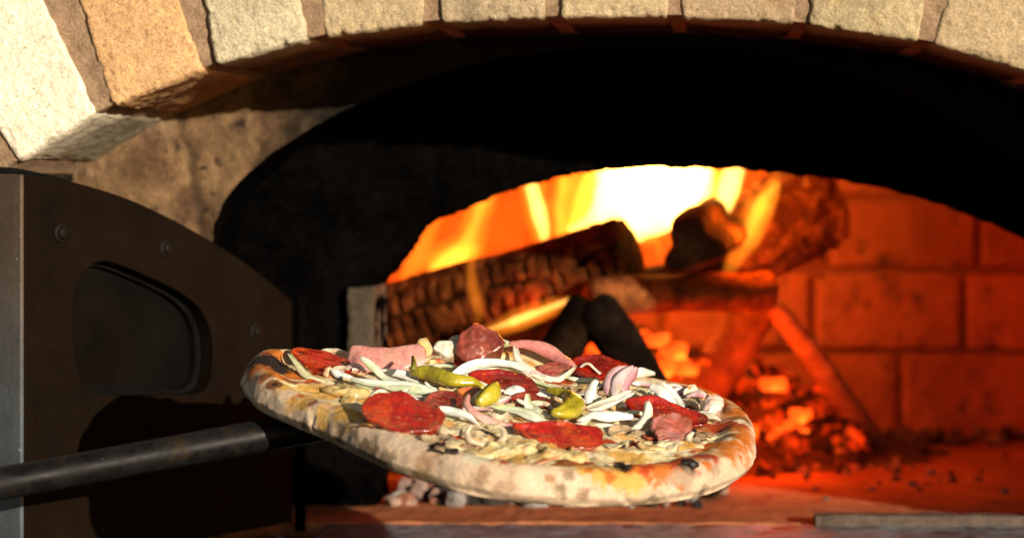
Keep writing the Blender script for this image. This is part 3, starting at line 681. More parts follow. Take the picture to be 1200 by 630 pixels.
for poly, c0_, c1_ in [([(395, 446), (425, 444), (450, 452), (452, 466), (425, 478), (400, 474), (388, 460)], (.66, .50, .20), (.60, .26, .04)), ([(560, 522), (590, 515), (625, 522), (640, 533), (600, 539), (568, 534)], (.72, .60, .32), (.62, .42, .13)),
                       ([(700, 520), (735, 517), (770, 524), (785, 535), (750, 538), (712, 533)], (.74, .64, .38), (.60, .40, .14)), ([(765, 519), (790, 511), (822, 514), (830, 524), (800, 531), (775, 529)], (.70, .60, .38), (.60, .30, .06)),
                       ([(640, 526), (665, 522), (690, 528), (700, 540), (670, 543), (645, 538)], (.70, .54, .24), (.60, .24, .04))]:
    slab('melted_cheese', poly, 4, M['cheese'], c0_, c1_, seed=int(poly[0][0]), lift=-.0004, dome=.0014, edge=-.0012, wr=.0026, rag=.6)
# salami
slab('salami_slice', [(340, 414), (352, 408), (378, 410), (400, 420), (412, 432), (404, 441), (384, 440), (362, 433), (348, 424)], 16, M['salami'], RED, RED2, seed=21, rag=.05, wr=.0009, dome=-.0004, edge=.0014, lift=.0002)
slab('salami_slice', [(425, 470), (440, 462), (466, 459), (492, 466), (512, 477), (522, 492), (505, 503), (472, 506), (442, 497), (426, 484)], 22, M['salami'], RED, RED2, seed=22, rag=.05, wr=.0009, dome=-.0004, edge=.0014, lift=.0002)
slab('salami_slice', [(548, 441), (566, 435), (600, 436), (624, 445), (631, 458), (610, 463), (580, 459), (556, 451)], 20, M['salami'], RED, DRED, seed=23, rag=.05, wr=.0009, dome=-.0004, edge=.0014, lift=.0002)
slab('salami_slice', [(602, 499), (640, 495), (690, 499), (707, 506), (700, 520), (662, 526), (628, 520), (610, 509)], 22, M['salami'], RED, RED2, seed=24, rag=.05, wr=.0009, dome=-.0004, edge=.0014, lift=.0002)
slab('salami_slice', [(666, 432), (672, 421), (700, 417), (722, 421), (740, 430), (732, 442), (700, 446), (678, 441)], 18, M['salami'], DRED, RED, seed=25, rag=.05, wr=.0009, dome=-.0004, edge=.0014, lift=.0002)
slab('salami_slice', [(732, 474), (755, 466), (790, 474), (826, 487), (822, 499), (785, 496), (745, 488)], 18, M['salami'], RED, DRED, seed=26, rag=.05, wr=.0009, dome=-.0004, edge=.0014, lift=.0002)
slab('salami_slice', [(498, 470), (515, 459), (536, 460), (544, 472), (534, 482), (508, 481)], 18, M['salami'], DRED, (.30, .07, .04), seed=27, rag=.05, wr=.0009, dome=-.0004, edge=.0014, lift=.0002)
slab('salami_slice', [(535, 462), (552, 455), (575, 460), (588, 470), (570, 476), (546, 473)], 14, M['salami'], (.5, .14, .03), RED, seed=29, rag=.05, wr=.0009, dome=-.0004, edge=.0014, lift=.0002)
slab('salami_slice', [(590, 470), (612, 461), (640, 466), (645, 476), (620, 480), (600, 480)], 14, M['salami'], (.34, .06, .03), DRED, seed=30, rag=.05, wr=.0009, dome=-.0004, edge=.0014, lift=.0002)
# ham
PK, PK2 = (.60, .25, .21), (.48, .15, .13)
slab('ham_slice', [(408, 432), (409, 411), (416, 405), (455, 405), (487, 402), (497, 410), (494, 430), (470, 437), (440, 436)], 42, M['ham'], PK, (.62, .34, .24), seed=41, dome=.003, rag=.04, wr=.0006, edge=-.002)
slab('ham_slice', [(535, 417), (537, 398), (546, 386), (560, 382), (577, 388), (592, 400), (585, 409), (566, 420), (550, 425)], 48, M['ham'], (.17, .026, .02), (.28, .06, .035), seed=42, dome=.002, fold=.0018)
slab('ham_slice', [(762, 506), (767, 492), (786, 486), (806, 489), (812, 502), (794, 516), (772, 519)], 24, M['ham'], (.46, .19, .16), (.42, .09, .05), seed=43, dome=.001, rag=.22, wr=.0016, fold=.0010)
slab('ham_slice', [(628, 432), (650, 424), (668, 432), (655, 441), (635, 440)], 14, M['ham'], (.35, .06, .05), (.5, .16, .1), seed=44)
strip('ham_slice', [(597, 402, .008), (618, 403, .008), (640, 409, .008), (658, 419, .007), (674, 430, .005)], .0095, .002, 62, M['ham'], (PK, PK2), seed=3)
strip('ham_slice', [(549, 462, .006), (547, 474, .006), (560, 487, .006), (588, 496, .005), (622, 500, .005)], .0065, .002, 55, M['ham'], (PK, (.70, .42, .36)), seed=5)
strip('ham_slice', [(545, 538, .001), (590, 545, .001), (630, 541, .001), (655, 536, .001)], .0035, .0008, 20, M['ham'], ((.42, .07, .03), (.55, .2, .1)), seed=6, off=.0008)
slab('bread_bubble', [(522, 406), (530, 395), (548, 390), (556, 400), (540, 410)], 34, M['crust'], (.72, .58, .40), (.60, .32, .12), seed=46, dome=.002, fold=.0018)
slab('bread_bubble', [(488, 410), (492, 400), (500, 402), (506, 412), (498, 418)], 38, M['crust'], (.72, .55, .30), (.70, .45, .15), seed=47, dome=.002, fold=.0018)
slab('bread_bubble', [(505, 412), (515, 402), (540, 402), (545, 412), (525, 418)], 22, M['crust'], (.80, .72, .58), (.62, .42, .22), seed=48, dome=.002, fold=.0018)
slab('garlic_piece', [(801, 464), (803, 455), (812, 451), (820, 456), (818, 465), (808, 468)], 40, M['cheese'], (.80, .70, .50), (.78, .60, .4), seed=49, dome=.002, fold=.0008, rag=.3)
slab('garlic_piece', [(822, 470), (832, 462), (846, 466), (848, 478), (838, 486), (826, 480)], 30, M['cheese'], (.78, .55, .45), (.80, .66, .5), seed=50, dome=.002, fold=.0008, rag=.3)
# peppers
def pepper(pts, radii, n=40, seed=0):
    Q = np.array([onp(*p) for p in pts]); C_ = catmull(Q, n); r = np.interp(np.linspace(0, 1, n), np.linspace(0, 1, len(radii)), radii)
    r = r * np.clip(np.sin(np.pi * np.clip(np.linspace(.03, .985, n), 0, 1)), 0, 1) ** .35
    V, Fc = tube(C_, r, 28, disp=lambda s, a, P, R: R * .10 * np.cos(3 * a + seed) - R * .16 * np.exp(-((a - 1.9) / .25) ** 2) + fbm(P, .008, 2, seed) * .0007)
    return mk('green_pepper', L2W(V), Fc, M['pepper'], pizza)
p1 = pepper([(481, 439, .006), (487, 436, .008), (505, 439, .008), (530, 445, .008), (555, 448, .008), (565, 453, .007), (566, 461, .003)], [.0045, .0058, .0058, .0050, .0042, .0030, .0016], seed=1)
Q = np.array([onp(482, 434, .012), onp(485, 428, .015), onp(484, 418, .018)]); V, Fc = tube(catmull(Q, 12), np.linspace(.0022, .0011, 12), 12)
mk('pepper_stem', L2W(V), Fc, mat('pepper_stem', (.16, .14, .02), .5, .4, var=(200, .3)), p1)
pepper([(560, 472, .006), (568, 466, .008), (577, 459, .010), (583, 455, .011)], [.0050, .0060, .0062, .0050], seed=2)
pepper([(640, 457, .007), (650, 458, .008), (664, 463, .008), (673, 472, .007), (668, 480, .007), (656, 484, .007), (646, 482, .007)], [.0030, .0040, .0055, .0066, .0070, .0066, .0050], seed=3)
slab('green_pepper', [(645, 500), (648, 492), (658, 492), (660, 500), (652, 507)], 35, M['pepper'], PK, seed=51, dome=.002, under=True)
# onions
WT, GR, PU, CR = (.84, .83, .74), (.52, .60, .28), (.52, .20, .24), (.72, .62, .40)
ON = [([(557, 421), (561, 408), (575, 403), (590, 406)], .0075, 60, (WT, GR)), ([(571, 418), (573, 407), (586, 402), (598, 405)], .0070, 60, (WT, GR)),
      ([(602, 404), (606, 420), (616, 432), (632, 441), (655, 443), (672, 431)], .0072, 55, (WT, CR)),
      ([(528, 441), (550, 431), (575, 426), (600, 428), (622, 436)], .0085, 50, (WT, WT)), ([(560, 434), (590, 432), (618, 440), (640, 450), (658, 461)], .0050, 45, (WT, GR)),
      ([(422, 418), (436, 428), (450, 440), (470, 450)], .0070, 60, (WT, GR)), ([(402, 440), (430, 448), (460, 452), (495, 456), (520, 461)], .0105, 48, (WT, GR)),
      ([(440, 421), (455, 417), (470, 419)], .0055, 50, (GR, WT)), ([(445, 432), (470, 437), (492, 445), (510, 449)], .0055, 50, (WT, WT)),
      ([(432, 457), (450, 464), (468, 464), (480, 456)], .0060, 55, (WT, CR)), ([(388, 432), (400, 440), (414, 443)], .0075, 55, (WT, WT)), ([(384, 441), (382, 436), (388, 430)], .0040, 70, ((.7, .3, .15), CR)),
      ([(576, 476), (600, 480), (622, 487), (642, 493)], .0105, 42, (GR, WT)), ([(590, 459), (602, 457), (615, 457)], .0070, 70, (WT, (.72, .66, .66))),
      ([(553, 470), (562, 460), (578, 455), (590, 456)], .0055, 50, (WT, WT)), ([(618, 462), (620, 474), (632, 484), (645, 489)], .0060, 65, (GR, WT)), ([(622, 463), (638, 460), (650, 467)], .0060, 60, (WT, WT)),
      ([(690, 473), (691, 462), (695, 450), (700, 444)], .0075, 80, (WT, WT)), ([(685, 477), (700, 474), (720, 467), (740, 459)], .0062, 58, (CR, WT)),
      ([(676, 493), (695, 486), (715, 488), (742, 486)], .0085, 55, (WT, WT)), ([(740, 503), (752, 496), (760, 484), (760, 470)], .0068, 60, (WT, CR)),
      ([(737, 443), (750, 437), (768, 438)], .0075, 60, (WT, CR)), ([(740, 449), (752, 447), (770, 451)], .0050, 55, (WT, PU)),
      ([(762, 452), (774, 458), (786, 470), (792, 480)], .0100, 60, (WT, WT)), ([(776, 449), (788, 459), (797, 470), (802, 479)], .0055, 60, (WT, WT)),
      ([(652, 491), (672, 497), (700, 500), (735, 502)], .0070, 50, (WT, (.66, .62, .50))), ([(808, 487), (825, 485), (842, 491)], .0070, 50, (WT, CR)), ([(790, 478), (800, 484), (812, 490)], .0080, 55, (WT, (.8, .5, .3))),
      ([(506, 476), (528, 480), (550, 488), (562, 496)], .0060, 50, (WT, WT)), ([(668, 464), (690, 461), (705, 466)], .0070, 40, ((.66, .62, .54), WT)), ([(703, 436), (708, 441), (716, 443)], .0035, 55, (WT, WT)),
      ([(712, 462), (713, 447), (722, 436), (735, 430)], .0085, 65, (PU, (.78, .55, .55))), ([(722, 464), (724, 449), (732, 438), (742, 429)], .0085, 65, ((.80, .66, .62), PU)), ([(735, 466), (733, 452), (740, 440), (747, 430)], .0070, 65, ((.74, .45, .45), PU)),
      ([(337, 412), (347, 425), (360, 440), (380, 447), (400, 449)], .0045, 50, (GR, CR)), ([(374, 411), (390, 410), (408, 414)], .0050, 55, (WT, (.7, .4, .2))), ([(497, 494), (480, 487), (470, 486)], .0001, 50, (WT, WT)),
      ([(590, 492), (610, 499), (640, 500), (655, 497)], .0040, 50, (CR, WT)), ([(478, 460), (500, 467), (515, 470)], .0045, 45, (WT, (.6, .5, .42)))]
for i, (pt, w, ti, cc) in enumerate(ON):
    if w < .001: continue
    o_ = strip('onion_strip', pt, w * .98, .0006, ti, M['onion'], cc, curl=(.16 if i % 3 else -.22), seed=i + 1, taper=(.42 if i % 2 else .8), streak=1, n=60)
    ORG[o_] = ORG[pizza]
    if i % 2 == 0:
        dx = 3 if i % 4 else -3; strip('onion_layer', [(x + dx, y + 2.6 - abs(j - 1)) for j, (x, y) in enumerate(pt)], w * .8, .0007, max(ti - 22, 10), M['onion'], (np.array(cc[0]) * .72, np.array(cc[1]) * .8), curl=.3, seed=i + 40, taper=.5, streak=1, parent=o_)
for q in range(58):
    a = rg.uniform(0, 6.28); rr = math.sqrt(rg.uniform(0, 1)); x, y = 610 + 215 * rr * math.cos(a), 458 + 34 * rr * math.sin(a) + 17 * rr * math.cos(a); L_ = rg.uniform(11, 24); an = rg.uniform(-.5, .6); b = rg.uniform(3, 8) * rg.choice([-1, 1])
    pts = [(x + L_ * t * math.cos(an) , y + L_ * t * math.sin(an) * .5 + b * (1 - t * t)) for t in (-1, -.5, 0, .5, 1)]
    strip('onion_strip', pts, rg.uniform(.0026, .0052), .0006, rg.uniform(40, 70), M['onion'], [(WT, CR), (WT, GR), (CR, (.62, .42, .28)), (WT, PU)][q % 4], curl=rg.uniform(-.2, .2), seed=q + 90, taper=.45, streak=1, n=30)
# mushroom rings with dark gills
for i, (pt, w) in enumerate([([(552, 499), (547, 508), (552, 518), (566, 522), (582, 520), (591, 511), (588, 502), (578, 499)], .0048), ([(812, 506), (806, 514), (815, 521), (828, 517)], .004)]):
    strip('mushroom', pt, w, .0016, 40, M['cheese'], ((.74, .64, .46), (.55, .42, .26)), seed=60 + i, taper=.35)
for x, y, r in [(571, 508, .0026), (513, 522, .004), (530, 529, .0035), (727, 521, .003), (808, 505, .0035), (784, 517, .004), (560, 472, .004), (527, 422, .0035), (572, 407, .0028), (531, 403, .0022), (808, 547, .0048), (731, 546, .0042), ]:
    r = r * .72; q = onp(x, y, .0004); Pb, D, Fc = rbox(np.array([1.5, 1.1, .45]) * r, .4 * r, (12, 12, 8)); rz = x * .7
    Pb = Pb + D * (fbm(Pb + x, r * .8, 2, int(x)) * r * .45)[:, None]
    Pb = np.c_[Pb[:, 0] * math.cos(rz) - Pb[:, 1] * math.sin(rz), Pb[:, 0] * math.sin(rz) + Pb[:, 1] * math.cos(rz), Pb[:, 2]] + q
    mk('burnt_bit', L2W(Pb), Fc, M['charbit'], pizza)
# ------------------------------------------------------------------ PEEL
peel = thing('pizza_peel', PC - en * .003, 'long black steel pizza peel reaching in from the left under the pizza', 'pizza peel')
t = np.linspace(0, 2 * math.pi, 160, endpoint=False); R = Rof(t) - .016
rows = [(0.02, -.0005), (.98, -.0005), (1, -.0010), (1, -.0022), (.98, -.0027), (.02, -.0027)]
P = np.array([wld(R * f * np.cos(t), R * f * np.sin(t), h + 0 * t) for f, h in rows])
Fc = gridfaces(6, 160, wrap=True).tolist() + [list(range(160))[::-1], [5 * 160 + j for j in range(160)]]
mk('blade', P.reshape(-1, 3), Fc, M['peelsteel'], peel, smooth=False)
A0, A1 = W(352, 502, 1.575), W(0, 566, 1.50); hd = nrm(A1 - A0); Lh = 1.15
path_ = np.array([A0 - hd * .02 + hd * s for s in np.r_[np.linspace(0, .3, 60), np.linspace(.31, Lh, 40)]])
dd_ = np.r_[np.linspace(0, .3, 60), np.linspace(.31, Lh, 40)]
V, Fc = tube(path_, .0101 + 0 * dd_, 40, disp=lambda s, a, P, R: fbm(P, .05, 2, 3) * .00025 + fbm(P, .012, 2, 4) * .00012 - .006 * np.clip((.03 - s) / .03, 0, 1) * 0)
mk('handle', V, Fc, M['peelsteel'], peel)
# flat neck from the handle under the blade
nk = catmull([A0 - hd * .0, A0 - hd * .03, wld(np.array(-.10), np.array(-.01), np.array(-.006)), wld(np.array(-.05), np.array(0.), np.array(-.006))], 24)
acc = Acc(); side = nrm(np.cross(hd, en)); s = np.linspace(0, 1, 24)
P = np.array([[p + side * w * .5 * a + en * b for a, b in ((-1, -.0028), (1, -.0028), (1, .0022), (-1, .0022))] for p, w in zip(nk, .019 + .03 * s)])
mk('neck', P.reshape(-1, 3), gridfaces(24, 4, wrap=True).tolist() + [[0, 1, 2, 3], [95, 94, 93, 92]], M['peelsteel'], peel, smooth=False)

# ------------------------------------------------------------------ FIRE WOOD
def log(name, A, B, r0, r1, mt, kind, label, group=None, seed=0, n=60, m=48, bend=0, sq=1.0, cut=None, c0=(.05, .03, .02), c1=(.09, .055, .03), prof=None, cat='log'):
    A, B = np.array(A), np.array(B); t = np.linspace(0, 1, n); ax = nrm(B - A); pathl = A + np.outer(t, B - A)
    pathl = pathl + np.outer(np.sin(t * math.pi) * bend, [0, 0, 1.]) + np.c_[vn(np.c_[t * 3 + seed, t * 0, t * 0], 1, seed), t * 0, vn(np.c_[t * 3, t * 0 + 5, t * 0], 1, seed)] * r0 * .10
    rad = np.interp(t, [0, 1], [r0, r1]); rad = rad * np.clip(1 - (1 - np.clip(t * 14 * (1 if kind == 'plain' else 6) + .25, 0, 1)) ** 2, 0, 1) ** .5; rad[-1] *= .93
    def disp(s, a, P, R):
        if kind == 'char':                 # checked charcoal: blocks with grooves
            cell = .0125; w1 = fbm(P, .035, 2, seed) * .5; ss = s / cell + w1; aa = a / (2 * math.pi) * 8 + w1 * 1.1
            row = np.floor(aa); ss = ss + .5 * (row % 2) + .3 * vn(np.stack([row, row * 0, row * 0], -1) + .5, 1.0, seed)
            g = np.minimum(np.abs((ss % 1) - .5), 1); g1 = sst(.34, .46, g); g2 = sst(.40, .48, np.abs((aa % 1) - .5))
            g1 = g1 * sst(-.45, .1, vn(P, .012, seed + 5)); g2 = g2 * sst(-.2, .3, vn(P, .03, seed + 6))
            return -np.maximum(g1, g2) * .0060 + fbm(P, .012, 3, seed) * .0010 + fbm(P, .05, 2, seed + 2) * .003
        if kind == 'bark': return -sst(.1, .6, np.abs(fbm(np.stack([s / 3, np.cos(a) * R, np.sin(a) * R], -1), .008, 3, seed)) * 2) * .004 * (R / .03) + fbm(P, .04, 2, seed) * .004
        return fbm(P, .02, 3, seed) * R * .10 + fbm(P, .06, 2, seed + 1) * R * .12
    V, Fc = tube(pathl, rad, m, disp=disp, squash=sq, prof=prof)
    f = sst(-.3, .4, fbm(V, .014, 3, seed + 9))[:, None]; C = np.array(c0) * (1 - f) + np.array(c1) * f
    if kind == 'char':
        dist = np.linalg.norm(np.cross(V - A, ax), axis=1); C = C * (.12 + .88 * sst(-.0055, -.001, dist - r0))[:, None]
    return tag(mk(name, V, Fc, mt, None, C), label, cat, group)
GW = 'firewood burning in the oven'
log('charred_log', W(418, 392, 2.32), W(738, 302, 2.24), .036, .035, M['char'], 'char', 'thick charred log with a cracked checked surface, leaning left at the back of the fire', GW, 3, n=130, m=90, c0=(.045, .012, .003), c1=(.125, .036, .008))
pr = lambda a: 1 + .22 * np.cos(3 * a + .6) + .07 * np.cos(5 * a)
log('charred_log', W(812, 289, 2.17), W(846, 262, 2.42), .0245, .026, M['char'], 'plain', 'short black wedge-shaped log end at the centre of the fire', GW, 9, prof=pr, c0=(.05, .03, .018), c1=(.11, .06, .035))
log('bark_log', W(972, 238, 2.46), W(820, 300, 2.40), .050, .044, M['bark'], 'bark', 'large bark-covered log at the right of the flames, orange in their glow', GW, 5, n=110, m=90, c0=(.22, .085, .03), c1=(.40, .17, .07))
log('round_branch', W(690, 348, 2.20), W(905, 340, 2.28), .0170, .0185, M['bark'], 'plain', 'smooth horizontal branch lying across the middle of the fire', GW, 6, c0=(.12, .035, .008), c1=(.26, .08, .02))
log('charred_branch', W(693, 352, 2.125), W(560, 578, 2.13), .0180, .0185, M['char'], 'plain', 'black branch leaning down to the left, left half of the dark upturned V', GW, 7, c0=(.006, .003, .0015), c1=(.018, .009, .004))
log('charred_branch', W(691, 351, 2.12), W(838, 578, 2.12), .0180, .019, M['char'], 'plain', 'black branch leaning down to the right, right half of the dark upturned V', GW, 8, c0=(.005, .0028, .0018), c1=(.013, .007, .004))
log('split_stick', W(903, 352, 2.29), W(1030, 524, 2.43), .0120, .0145, M['bark'], 'plain', 'thin split stick standing diagonally against the branch, right of the embers', GW, 10, sq=.7, c0=(.34, .17, .07), c1=(.46, .25, .11))
log('round_branch', W(897, 350, 2.36), W(806, 480, 2.36), .0200, .023, M['bark'], 'plain', 'short thick branch slanting down left behind the thin diagonal stick', GW, 11, c0=(.18, .07, .03), c1=(.28, .11, .045))
log('charred_log', W(500, 412, 2.36), W(700, 372, 2.36), .020, .024, M['char'], 'plain', 'dark burning log lying low under the thick checked log', GW, 12, c0=(.08, .04, .02), c1=(.16, .08, .04))
log('split_stick', W(740, 330, 2.30), W(905, 300, 2.42), .012, .012, M['char'], 'plain', 'thin black stick lodged between the wedge-shaped log and the smooth branch', GW, 13, c0=(.02, .014, .01), c1=(.05, .03, .02))

# ---- ember heap (nobody could count it) and single glowing coals
def lump(r, seed, n=9, sx=(1, 1, 1)):
    P, D, Fc = rbox(np.array([1, .8, .7]) * r * np.array(sx), r * .35, (n, n, n))
    return P + D * (fbm(P + seed, r * .9, 3, seed) * r * .55)[:, None], Fc
def rot(P, rng):
    a, b, c = rng.uniform(0, 6.28, 3); Rz = np.array([[math.cos(a), -math.sin(a), 0], [math.sin(a), math.cos(a), 0], [0, 0, 1]])
    Rx = np.array([[1, 0, 0], [0, math.cos(b), -math.sin(b)], [0, math.sin(b), math.cos(b)]]); return P @ Rz.T @ Rx.T
def heap(x, y):
    return .078 * np.exp(-((x + .02) / .125) ** 2 - ((y - 2.45) / .10) ** 2) + .05 * np.exp(-((x + .20) / .12) ** 2 - ((y - 2.42) / .10) ** 2) + .018 * np.exp(-((x - .08) / .08) ** 2 - ((y - 2.44) / .06) ** 2)
rng = np.random.default_rng(5)
gx, gy = np.meshgrid(np.linspace(-.36, .24, 160), np.linspace(2.18, 2.60, 110), indexing='ij'); V = np.stack([gx, gy, gx * 0], -1).reshape(-1, 3)
H = heap(V[:, 0], V[:, 1]); V[:, 2] = Z_FL - .003 + H * (1 + .3 * fbm(V, .03, 3, 5)) + fbm(V, .015, 3, 6) * .004 * (H > .003)
c = np.tile([.10, .055, .035], (len(V), 1)) * (1 + .5 * fbm(V, .02, 3, 8))[:, None]
tag(mk('ash_heap', V, gridfaces(160, 110), M['ash'], None, c), 'heap of grey ash and dead coals under the burning wood', 'ash', kind='stuff')
acc = Acc(); acc2 = Acc()
for i in range(300):
    x, y = rng.normal(-.02, .10), rng.normal(2.41, .06)
    if rng.random() < .45: x, y = rng.uniform(.0, .125), rng.normal(2.385, .018)
    if x > .125 or (x > .03 and y > 2.47): continue
    if y < 2.24 or y > 2.56 or x < -.34 or x > .20: continue
    h = heap(x, y); r = rng.uniform(.005, .012); P, Fc = lump(r, i, 7, (rng.uniform(.8, 1.6), 1, .8)); P = rot(P, rng) + np.array([x, y, Z_FL + h + r * .3])
    acc.add(P, Fc)
e = acc.build('glowing_ember_bed', M['ember'], base=(0, 2.4, Z_FL)); tag(e, 'bed of red glowing embers spilling right from under the burning logs', 'embers', kind='stuff')
big = [(702, 402, 2.36, .014), (745, 395, 2.36, .013), (762, 398, 2.35, .016), (788, 412, 2.32, .012), (820, 419, 2.30, .010), (800, 430, 2.30, .012), (905, 450, 2.38, .011), (893, 468, 2.36, .012), (938, 487, 2.36, .010), (962, 516, 2.385, .009),
       (888, 490, 2.32, .016), (912, 505, 2.36, .018), (940, 525, 2.39, .014), (975, 534, 2.40, .011), (992, 536, 2.405, .008), (872, 505, 2.30, .012), (924, 544, 2.37, .006), (770, 430, 2.30, .016), (745, 440, 2.28, .014)]
for i, (x, y, Y, r) in enumerate(big):
    P, Fc = lump(r, 100 + i, 14, (1.7 if i in (11, 12, 13, 7) else 1.1, 1, .75)); c0 = W(x, y, Y)
    if i in (11, 12, 13):
        a = math.radians(-14); P = np.c_[P[:, 0] * math.cos(a) - P[:, 2] * math.sin(a), P[:, 1], P[:, 0] * math.sin(a) + P[:, 2] * math.cos(a)]
    c0[2] = max(c0[2], Z_FL + r * .5)
    tag(mk('glowing_ember', P + c0, Fc, M['emberhot'] if i % 3 != 1 else M['ember'], None), 'lump of glowing orange ember on the oven floor beside the burning logs', 'ember', 'glowing coals round the fire')
acc = Acc()
for i in range(150):                       # dead crumbs over the floor
    x, y = rng.uniform(-.1, .30), rng.uniform(2.08, 2.58)
    if rng.random() < .5: x, y = rng.normal(.20, .06), rng.normal(2.55, .03)
    if rng.random() < .25: x, y = rng.normal(.10, .04), rng.normal(2.33, .05)
    r = rng.uniform(.0015, .0048) * (1.8 if y > 2.5 else 1); P, Fc = lump(r, i + 300, 6); k = rng.uniform(.02, .3)
    y = min(y, 2.60); acc.add(rot(P, rng) + np.array([x, y, Z_FL + r * .5]), Fc, np.array([1, .62, .45]) * k)
tag(acc.build('charcoal_crumbs', M['ash'], base=(.1, 2.3, Z_FL)), 'scattered charcoal crumbs on the glowing hearth floor', 'charcoal crumbs', kind='stuff')
acc = Acc()
for i in range(330):                       # sunlit ash rubble left in the mouth
    y = rng.uniform(2.05, 2.24); x = rng.uniform(-.275, -.10) if rng.random() < .8 else rng.uniform(-.1, .0)
    hh = .030 * np.exp(-((x + .27) / .09) ** 2 - ((y - 2.18) / .07) ** 2); r = rng.uniform(.003, .010) * (1 if x < -.14 else .6)
    P, Fc = lump(r, i + 700, 6); col = [(.42, .28, .22), (.34, .15, .09), (.30, .27, .25), (.05, .04, .035), (.03, .025, .025), (.30, .20, .16)][rng.integers(0, 6)]
    acc.add(rot(P, rng) + np.array([x, y, Z_FL + hh + r * .3]), Fc, np.array(col) * rng.uniform(.7, 1.1))
tag(acc.build('ash_rubble', M['ash'], base=(-.2, 2.13, Z_FL)), 'grey and pinkish lumps of ash and brick rubble at the left of the oven mouth', 'ash', kind='stuff')
acc = Acc()
for i in range(110):                       # ash crumbs on the front ledge
    x, y = rng.uniform(-.50, -.22), rng.uniform(1.86, 1.95); r = rng.uniform(.001, .0035); P, Fc = lump(r, i + 1300, 6)
    col = [(.3, .28, .25), (.03, .03, .03), (.32, .22, .10), (.05, .045, .04)][rng.integers(0, 4)]
    acc.add(rot(P, rng) + np.array([x, y, Z_FL - .012 + r * .5]), Fc, col)
tag(acc.build('ash_crumbs', M['ash'], base=(-.3, 1.9, Z_FL - .012)), 'small crumbs of ash and wood on the dark ledge under the door', 'ash crumbs', kind='stuff')

# ------------------------------------------------------------------ FLAMES (emissive gas volumes, and firelight on the wall drawn as volumes)
fire = thing('fire', W(750, 320, 2.34), 'bright yellow and orange flames rising from the burning logs', 'fire')
FM = {'e': flame_mat('flame_envelope', (1, .27, .012), 20), 'f': flame_mat('flame_faint', (1, .30, .02), 9), 'y': flame_mat('flame_yellow', (1, .34, .025), 58), 'w': flame_mat('flame_white', (1, .48, .085), 210), 'o': flame_mat('flame_orange', (1, .24, .012), 34), 'g': flame_mat('wall_glow', (1, .13, .004), 2.3)}  # 'g' imitates firelight on the back wall
FL = [('y', 2.42, [(500, 322, 4), (522, 308, 10), (545, 290, 11), (556, 262, 8), (566, 235, 8), (580, 205, 5), (590, 170, 2)]), ('y', 2.40, [(505, 316, 3), (530, 304, 8), (550, 296, 5), (560, 286, 2)]), ('y', 2.43, [(652, 284, 4), (658, 262, 6), (655, 240, 5), (660, 215, 4), (655, 190, 2)]),
      ('o', 2.45, [(470, 335, 6), (490, 300, 12), (505, 265, 10), (520, 235, 7), (530, 200, 2)]),
      ('w', 2.40, [(638, 286, 4), (637, 268, 8), (632, 248, 9), (626, 225, 8), (619, 195, 6), (612, 160, 2)]),
      ('y', 2.42, [(662, 278, 6), (675, 258, 12), (688, 232, 18), (700, 200, 16), (712, 160, 4)]),
      ('w', 2.40, [(668, 272, 5), (695, 258, 15), (718, 236, 26), (736, 208, 36), (750, 175, 30), (760, 130, 6)]),
      ('w', 2.38, [(742, 282, 8), (748, 262, 26), (758, 238, 44), (766, 212, 50), (770, 180, 40), (775, 130, 6)]),
      ('w', 2.41, [(780, 262, 8), (792, 242, 20), (800, 220, 30), (808, 190, 28), (812, 140, 6)]),
      ('y', 2.42, [(808, 250, 6), (816, 232, 14), (824, 208, 16), (830, 180, 12), (836, 150, 4)]),
      ('w', 2.36, [(840, 266, 3), (844, 252, 8), (850, 232, 11), (858, 210, 11), (866, 188, 8), (872, 165, 2)]),
      ('y', 2.33, [(872, 288, 2), (877, 276, 6), (881, 260, 7), (889, 244, 9), (899, 230, 6), (912, 214, 2)]),
      ('o', 2.34, [(866, 302, 4), (880, 280, 12), (893, 250, 16), (905, 222, 10), (914, 195, 3)]),
      ('o', 2.19, [(562, 378, 2), (560, 362, 6), (554, 340, 7), (552, 318, 6), (555, 300, 5), (561, 282, 2)]),
      ('o', 2.18, [(773, 306, 2), (772, 292, 5), (769, 274, 6), (767, 255, 4), (770, 238, 2)]),
      ('o', 2.20, [(790, 290, 2), (780, 276, 5), (776, 258, 6), (778, 240, 3)]),
      ('w', 2.225, [(570, 387, 2), (590, 380, 4), (615, 371, 6), (640, 362, 6), (657, 355, 5), (668, 350, 2)]),
      ('o', 2.235, [(575, 392, 3), (605, 382, 7), (635, 370, 7), (655, 363, 4), (668, 354, 2)]),
      ('o', 2.28, [(850, 322, 4), (862, 305, 12), (878, 292, 10), (892, 280, 3)]),
      ('g', 2.50, [(420, 400, 30), (470, 340, 70), (540, 280, 95), (620, 230, 100), (700, 190, 80), (760, 130, 10)]),  # this and the next: wide glow volumes standing in for the fire-lit wall
      ('g', 2.50, [(700, 330, 20), (760, 280, 70), (830, 230, 90), (880, 190, 60), (900, 140, 6)])]
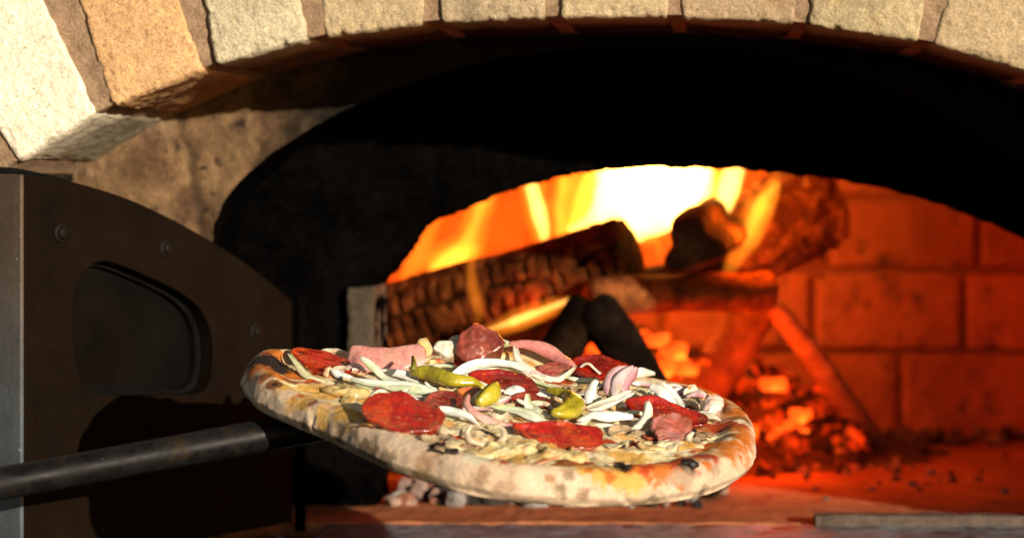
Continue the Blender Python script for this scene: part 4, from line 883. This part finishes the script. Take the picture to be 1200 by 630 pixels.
for i, (k, Y, pts) in enumerate(FL):
    n = 46; q = catmull([(x, y, w) for x, y, w in pts], n); pathf = np.array([W(x, y, Y) for x, y, w in q]); r = np.maximum(q[:, 2], .8) * Y / F
    pathf[:, 1] += np.sin(np.linspace(0, 4, n) + i) * .004
    if k in 'yw':                          # cooler orange envelope round the bright tongue
        V, Fc = tube(pathf, r * (1.25 if k == 'w' else 1.7) + .0035, 30, disp=lambda s, a, P, R: R * (.6 * fbm(P * np.array([1, 1, .35]), .026, 3, i * 3 + 2)), squash=1.0)
        mk('flame_or_glow', V, Fc, FM['e'], fire)
    V, Fc = tube(pathf, r, 30, disp=lambda s, a, P, R: R * (.55 * fbm(P * np.array([1, 1, .40]), .022, 4, i * 3 + 1)), squash=1.0)
    mk('flame_or_glow', V, Fc, FM[k], fire)

# ------------------------------------------------------------------ light
def lamp(name, p, power, col, r, par=fire):
    d = bpy.data.lights.new(name, 'POINT'); d.energy = power; d.color = col; d.shadow_soft_size = r
    o = bpy.data.objects.new(name, d); COL.objects.link(o); o.location = Vector(p.tolist()); return o
lamp('flame_light', W(740, 215, 2.40), .98, (1, .095, .004), .03)
lamp('flame_light', W(560, 250, 2.44), .9, (1, .14, .008), .03)
lamp('flame_light', W(610, 372, 2.22), .16, (1, .13, .006), .015)
lamp('flame_light', W(884, 262, 2.27), .60, (1, .16, .008), .012)
lamp('ember_light', W(905, 470, 2.26), .6, (1, .08, .003), .03)
lamp('ember_light', W(770, 420, 2.24), .22, (1, .08, .003), .03)
AZ, EL = math.radians(40), math.radians(12)
tosun = Vector((math.sin(AZ) * math.cos(EL), -math.cos(AZ) * math.cos(EL), math.sin(EL)))
sd = bpy.data.lights.new('sun', 'SUN'); sd.energy = 5; sd.angle = math.radians(.5); sd.color = (1, .88, .71)
so = bpy.data.objects.new('sun', sd); COL.objects.link(so); so.rotation_euler = (-tosun).to_track_quat('-Z', 'Y').to_euler(); so.location = (1, -1, 1)
w = bpy.data.worlds.new('World'); SC.world = w; w.use_nodes = True; nt = w.node_tree
sky = nt.nodes.new('ShaderNodeTexSky'); sky.sky_type = 'NISHITA'; sky.sun_disc = False; sky.sun_elevation = EL; sky.sun_rotation = math.pi - AZ
nt.links.new(sky.outputs[0], nt.nodes['Background'].inputs[0]); nt.nodes['Background'].inputs[1].default_value = .05

# ------------------------------------------------------------------ camera
cd = bpy.data.cameras.new('camera'); cam = bpy.data.objects.new('camera', cd); COL.objects.link(cam); SC.camera = cam
cam.rotation_euler = (math.pi / 2, 0, 0); cd.sensor_width = 36; cd.lens = F / 1200 * 36
cd.shift_x = (600 - CX) / 1200; cd.shift_y = -(315 - CY) / 1200; cd.clip_start = .05; cd.clip_end = 100
cd.dof.use_dof = True; cd.dof.focus_distance = 1.63; cd.dof.aperture_fstop = 5.8
SC.view_settings.view_transform = 'Standard'; SC.view_settings.look = 'None'; SC.view_settings.exposure = .4; SC.view_settings.gamma = 1
SC.cycles.max_bounces = 8; SC.cycles.use_denoising = True
